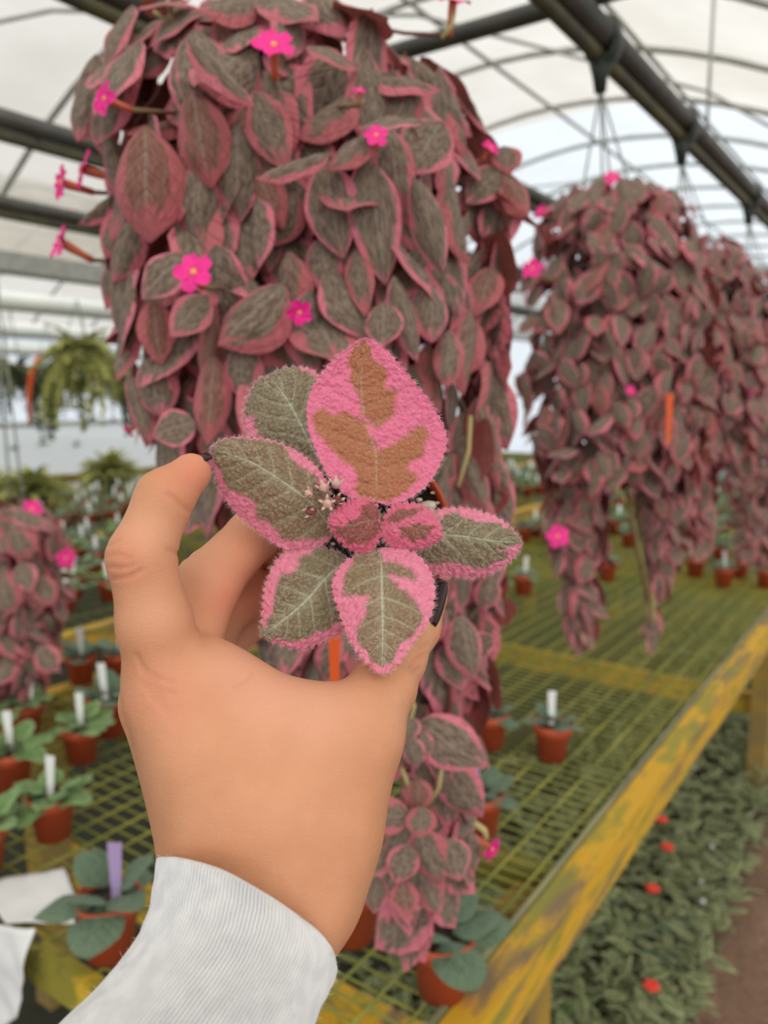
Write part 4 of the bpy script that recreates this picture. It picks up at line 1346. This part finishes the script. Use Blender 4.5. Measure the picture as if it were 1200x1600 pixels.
HELD = [
    # name, mid, left, right, base depth, tip depth, edge curl, green polys, pink polys, margin, tint, redtint
    dict(mid=[(640, 632), (641, 540), (636, 450), (600, 345), (588, 210), (600, 60)],
         L=[(640, 632), (585, 628), (520, 595), (465, 525), (430, 450), (405, 370), (403, 290), (425, 225), (475, 155), (535, 105), (575, 72), (600, 60)],
         R=[(640, 632), (690, 640), (765, 612), (825, 560), (865, 490), (884, 425), (870, 360), (828, 290), (780, 225), (725, 160), (670, 100), (635, 75), (600, 60)],
         d0=.3165, d1=.309, curl=-.004, arch=.004, green=[[(595, 72), (555, 95), (540, 150), (555, 210), (570, 260), (595, 330), (640, 390), (700, 330), (715, 240), (665, 240), (680, 170), (630, 140), (620, 90)],
                [(408, 345), (450, 303), (490, 330), (540, 320), (600, 350), (635, 420), (640, 450), (700, 430), (800, 362), (826, 400), (800, 460), (740, 520), (790, 540), (760, 580), (680, 628), (600, 625), (555, 585), (585, 560), (550, 500), (500, 470), (440, 400)]],
         tint=1.0, red=0.0, nv=9),
    dict(mid=[(475, 545), (410, 430), (345, 300), (268, 188)], L=[(475, 545), (400, 510), (285, 440), (205, 410), (180, 345), (188, 280), (222, 215), (268, 188)],
         R=[(475, 545), (500, 460), (500, 360), (480, 260), (440, 190), (390, 166), (325, 166), (268, 188)], d0=.326, d1=.333, curl=.008, arch=-.004,
         pink=[[(170, 345), (215, 335), (222, 385), (260, 420), (200, 425), (170, 380)], [(375, 150), (450, 185), (445, 195), (380, 178)]], margin=.03, tint=.0, red=.0, nv=6),
    dict(mid=[(492, 735), (420, 640), (330, 570), (220, 500), (130, 465), (62, 440)], L=[(492, 735), (480, 757), (440, 784), (330, 794), (250, 747), (150, 665), (95, 580), (72, 505), (62, 440)],
         R=[(492, 735), (487, 640), (465, 560), (420, 500), (350, 450), (280, 420), (180, 408), (110, 415), (62, 440)], d0=.3165, d1=.290, curl=.006, arch=-.003,
         pink=[[(55, 440), (85, 500), (130, 590), (200, 618), (218, 640), (232, 690), (290, 722), (320, 768), (440, 765), (500, 738), (480, 770), (440, 800), (330, 805), (240, 755), (140, 670), (70, 560)], [(330, 440), (345, 480), (360, 505), (420, 530), (455, 575), (475, 560), (430, 490), (350, 435)]], margin=.05, tint=.12, red=0, nv=8),
    dict(mid=[(545, 830), (470, 890), (400, 970), (320, 1040), (234, 1098)], L=[(545, 830), (500, 802), (420, 788), (340, 800), (292, 838), (252, 930), (246, 1000), (240, 1055), (234, 1098)],
         R=[(545, 830), (565, 900), (556, 980), (530, 1072), (460, 1114), (375, 1143), (300, 1125), (234, 1098)], d0=.319, d1=.300, curl=.005, arch=-.003,
         pink=[[(330, 790), (430, 780), (420, 808), (360, 828), (375, 860), (310, 890), (287, 930), (287, 980), (252, 1062), (230, 1060), (240, 930), (285, 830)], [(540, 1035), (505, 1045), (480, 1072), (425, 1085), (410, 1107), (340, 1112), (250, 1104), (300, 1140), (380, 1155), (460, 1125), (540, 1080)]], margin=.03, tint=0, red=0, nv=7),
    dict(mid=[(650, 790), (658, 850), (660, 940), (662, 1030), (662, 1120), (660, 1236)], L=[(650, 790), (600, 805), (545, 830), (505, 870), (488, 925), (498, 975), (518, 1030), (543, 1100), (575, 1157), (620, 1207), (660, 1236)],
         R=[(650, 790), (700, 792), (770, 808), (812, 850), (840, 910), (840, 980), (818, 1050), (778, 1105), (728, 1177), (692, 1216), (660, 1236)], d0=.312, d1=.279, curl=.005, arch=-.003,
         pink=[[(560, 835), (530, 880), (523, 960), (615, 958), (602, 1020), (572, 1080), (572, 1110), (622, 1180), (660, 1205), (660, 1250), (570, 1175), (500, 1050), (475, 940), (495, 860), (540, 820)],
               [(650, 785), (664, 840), (700, 838), (760, 865), (788, 895), (770, 905), (680, 880), (722, 930), (790, 985), (802, 1030), (770, 1100), (720, 1130), (690, 1190), (660, 1205), (660, 1250), (745, 1185), (800, 1110), (860, 980), (855, 890), (800, 800), (700, 780)]],
         green2=[[(678, 846), (735, 852), (775, 880), (740, 890), (690, 868)]], margin=.02, tint=.15, red=0, nv=8),
    dict(mid=[(730, 775), (850, 748), (940, 750), (1040, 766), (1148, 772)], L=[(730, 775), (770, 695), (850, 660), (960, 655), (1065, 690), (1120, 735), (1148, 772)],
         R=[(730, 775), (765, 815), (820, 866), (890, 889), (1000, 889), (1080, 857), (1128, 812), (1148, 772)], d0=.320, d1=.312, curl=.006, arch=-.002,
         pink=[[(840, 650), (960, 645), (1070, 680), (1130, 740), (1095, 722), (1050, 705), (1010, 697), (985, 700), (920, 668), (860, 690)], [(800, 850), (870, 846), (900, 838), (960, 858), (1020, 860), (1090, 832), (1100, 802), (1052, 800), (1100, 790), (1155, 765), (1155, 800), (1080, 875), (900, 905), (810, 880)]], margin=.02, tint=0, red=0, nv=6),
    dict(mid=[(654, 690), (600, 700), (540, 712), (470, 700)], L=[(654, 690), (655, 750), (622, 800), (580, 808), (530, 785), (490, 742), (470, 700)], R=[(654, 690), (640, 640), (590, 617), (530, 635), (488, 668), (470, 700)],
         d0=.310, d1=.302, curl=.004, arch=-.002, green=[[(490, 720), (540, 712), (575, 690), (600, 640), (625, 625), (648, 660), (652, 740), (610, 780), (560, 778), (520, 760)]], tint=.3, red=.75, nv=4),
    dict(mid=[(655, 715), (740, 712), (800, 730), (874, 757)], L=[(655, 715), (690, 650), (740, 635), (800, 645), (852, 690), (874, 757)], R=[(655, 715), (665, 762), (700, 790), (760, 800), (822, 786), (874, 757)],
         d0=.310, d1=.304, curl=.004, arch=-.002, green=[[(665, 700), (720, 652), (800, 655), (770, 685), (730, 700)], [(720, 722), (790, 700), (845, 712), (830, 742), (775, 772), (730, 755)]], tint=.3, red=.6, nv=4),
]
NU, NVH = 110, 38
for li, L_ in enumerate(HELD):
    mid, lf, rg = (resample(cc(L_[k]), NU + 1) for k in ('mid', 'L', 'R'))
    big = np.linalg.norm(mid[-1] - mid[0])
    U_ = np.linspace(0, 1, NU + 1)
    # scalloped margin
    per = max(14, big / 9.0)
    for side in (lf, rg):
        tg = np.gradient(side, axis=0)
        nrm = np.stack([tg[:, 1], -tg[:, 0]], 1)
        nrm /= np.linalg.norm(nrm, axis=1)[:, None] + 1e-9
        if ((side - mid) * nrm).sum() < 0: nrm = -nrm
        sc = np.abs(np.sin(U_ * math.pi * per + .4 * np.sin(U_ * 23 + li))) ** .6
        env = np.clip(U_ * 8, 0, 1) * np.clip((1 - U_) * 14, 0, 1)
        side += nrm * ((sc - .55) * 4.6 * env)[:, None]
    vv_ = np.linspace(-1, 1, 2 * NVH + 1)
    PX = np.empty((NU + 1, 2 * NVH + 1, 2))
    for j, q in enumerate(vv_):
        e_ = lf if q < 0 else rg
        k = abs(q)
        PX[:, j] = mid * (1 - k) + e_ * k
    uu = np.repeat(U_[:, None], 2 * NVH + 1, 1)
    qq = np.repeat(vv_[None], NU + 1, 0)
    dp = L_['d0'] + (L_['d1'] - L_['d0']) * uu + L_['curl'] * qq ** 2 * np.sin(np.pi * np.clip(uu, .05, .95)) + L_['arch'] * 4 * uu * (1 - uu)
    # veins and quilting
    nvn = L_['nv']
    sv = (uu * nvn - np.abs(qq) * 1.5 + .25 * np.sin(uu * 9)) % 1.0
    sv = np.minimum(sv, 1 - sv)
    vein_side = np.exp(-(sv / .045) ** 2) * np.clip(1.15 - np.abs(qq), 0, 1) * (np.abs(qq) > .01)
    lw = .028 * (1 - .55 * uu)
    vein_mid = np.exp(-(qq / lw) ** 2)
    W = np.stack([(PX[..., 0] - 600) / FPX * dp, -(PX[..., 1] - 800) / FPX * dp, dp], -1)
    flat = W.reshape(-1, 3)
    n_a = nfield(flat, 420, li * 3.1).reshape(uu.shape)
    n_b = nfield(flat, 900, li * 7.7).reshape(uu.shape)
    quilt = .0006 * (1 - np.exp(-(sv / .16) ** 2)) * (1 - np.abs(qq) ** 4) + .00045 * n_a + .0005 * n_b - .0003 * np.exp(-(qq / (lw * 2.5)) ** 2)
    W[..., 2] -= quilt * np.clip(uu * 12, 0, 1)
    # variegation
    jx = PX[..., 0] + 5.0 * n_a + 3 * n_b
    jy = PX[..., 1] + 5.0 * np.roll(n_a, 5, 0) + 3 * np.roll(n_b, 3, 1)
    if 'green' in L_:
        g_ = np.zeros(uu.shape, bool)
        for pl in L_['green']:
            g_ |= inpoly(jx, jy, cc(pl))
    else:
        g_ = np.abs(qq) < 1 - L_['margin'] * (1 + 1.2 * n_a)
        g_ &= uu < 1 - .5 * L_['margin']
        for pl in L_['pink']:
            g_ &= ~inpoly(jx, jy, cc(pl))
        for pl in L_.get('green2', ()):
            g_ |= inpoly(jx, jy, cc(pl))
    mk = g_.astype(float)
    for _ in range(2):
        mk = (mk + np.roll(mk, 1, 0) + np.roll(mk, -1, 0) + np.roll(mk, 1, 1) + np.roll(mk, -1, 1)) / 5
    dim = .35 if li in (0, 6, 7) else 1.0
    halo = np.clip(np.exp(-(sv / .14) ** 2) * np.clip(1.0 - np.abs(qq), 0, 1) * .8 + np.exp(-(qq / .16) ** 2), 0, 1) * mk * dim * (.6 + .5 * n_a)
    vn = np.clip(vein_mid * (.75 if li not in (0, 6, 7) else .25) + .38 * vein_side * (1 if li not in (0, 6, 7) else .3), 0, 1) * (.35 + .65 * mk)
    WW = W.reshape(-1, 3) @ Bm + np.array(C0)
    n2_ = 2 * NVH + 1
    a_ = (np.arange(NU)[:, None] * n2_ + np.arange(n2_ - 1)[None]).ravel()
    Fc = np.stack([a_, a_ + 1, a_ + n2_ + 1, a_ + n2_], 1)
    lo_ = part('leaf', WW, Fc.tolist(), M['held_leaf'], held, True, {'mk': mk.ravel(), 'vn': vn.ravel(), 'halo': np.clip(halo, 0, 1).ravel(), 'tint': np.full(mk.size, L_['tint']), 'redtint': np.full(mk.size, L_['red'])})
    # soft hairs
    r = np.random.default_rng(li + 20)
    hv, hf = [], []
    WG = WW.reshape(NU + 1, n2_, 3)
    toc_ = -np.array(FW)
    def hair(p_, d_, ln, wd):
        s_ = np.cross(d_, toc_)
        s_ = s_ / (np.linalg.norm(s_) + 1e-9) * wd
        n0 = len(hv)
        hv.extend([p_ - s_, p_ + s_, p_ + d_ * ln])
        hf.append((n0, n0 + 1, n0 + 2))
    nm_ = int(1.9 * big * 2)
    for _ in range(nm_):
        i = r.integers(2, NU + 1)
        j = 0 if r.random() < .5 else n2_ - 1
        o = WG[i, j] - WG[i, NVH]
        o = o / (np.linalg.norm(o) + 1e-9)
        d_ = o + r.normal(size=3) * .35 + toc_ * .2
        d_ /= np.linalg.norm(d_)
        hair(WG[i, j], d_, r.uniform(.0008, .0020), .00003)
    for _ in range(int(nm_ * 1.5)):
        i = r.integers(2, NU)
        j = r.integers(1, n2_ - 1)
        d_ = toc_ + r.normal(size=3) * .6
        d_ /= np.linalg.norm(d_)
        hair(WG[i, j], d_, r.uniform(.0006, .0014), .00003)
    tag(part('leaf_hair', hv, hf, M['hair'], lo_, False), kind='stuff')
# stem and petiole stubs
v, f_ = tube([P(592, 820, .336), P(593, 812, .322), P(594, 808, .312)], [.0035, .003, .0018], 8)
part('stem', v, f_, M['vine'], held)
# buds beside the left leaf
def bud(c_, d_, L, m, open_):
    d_ = d_.normalized()
    x_ = d_.orthogonal().normalized()
    y_ = d_.cross(x_)
    prof = [(0, 0), (.30, .1), (.42, .4), (.34, .7), (.12, .95), (0, 1)]
    v, f_ = lathe(prof, 10)
    v = [c_ + (x_ * q[0] + y_ * q[1] + d_ * q[2]) * L for q in v]
    b_ = part('flower_bud', v, f_, m, held)
    for k in range(5):
        a_ = k * 1.2566 + .3
        o = x_ * math.cos(a_) + y_ * math.sin(a_)
        s_ = d_.cross(o)
        p0 = c_ + d_ * L * .45 + o * L * .35
        p1 = c_ + d_ * L * (1.15 - .3 * open_) + o * L * (.45 + .40 * open_)
        v = [p0 - s_ * L * .16, p0 + s_ * L * .16, p0 * .4 + p1 * .6 + s_ * L * .13, p1, p0 * .4 + p1 * .6 - s_ * L * .13]
        v += [q + d_ * L * .05 for q in v]
        part('sepal', v, [(0, 1, 2, 3, 4), (9, 8, 7, 6, 5), (0, 5, 6, 1), (1, 6, 7, 2), (2, 7, 8, 3), (3, 8, 9, 4), (4, 9, 5, 0)], M['bud_pale'], b_)
for (x, y, d_, ux, uy, L, mm, op) in ((492, 796, .3055, -.5, -.2, 20, 'bud_dark', .2), (524, 784, .3055, .4, .3, 17, 'bud_dark', .4), (486, 776, .306, -.5, .6, 17, 'bud_pale', .6), (508, 768, .306, -.2, .8, 18, 'bud_pale', .8), (524, 762, .306, .2, .9, 18, 'bud_pale', .8), (512, 788, .3045, .0, .1, 18, 'bud_pale', .9)):
    bud(P(x, y, d_), -FW * .8 + RT * ux + UP * uy, L * d_ / FPX, M[mm], op)
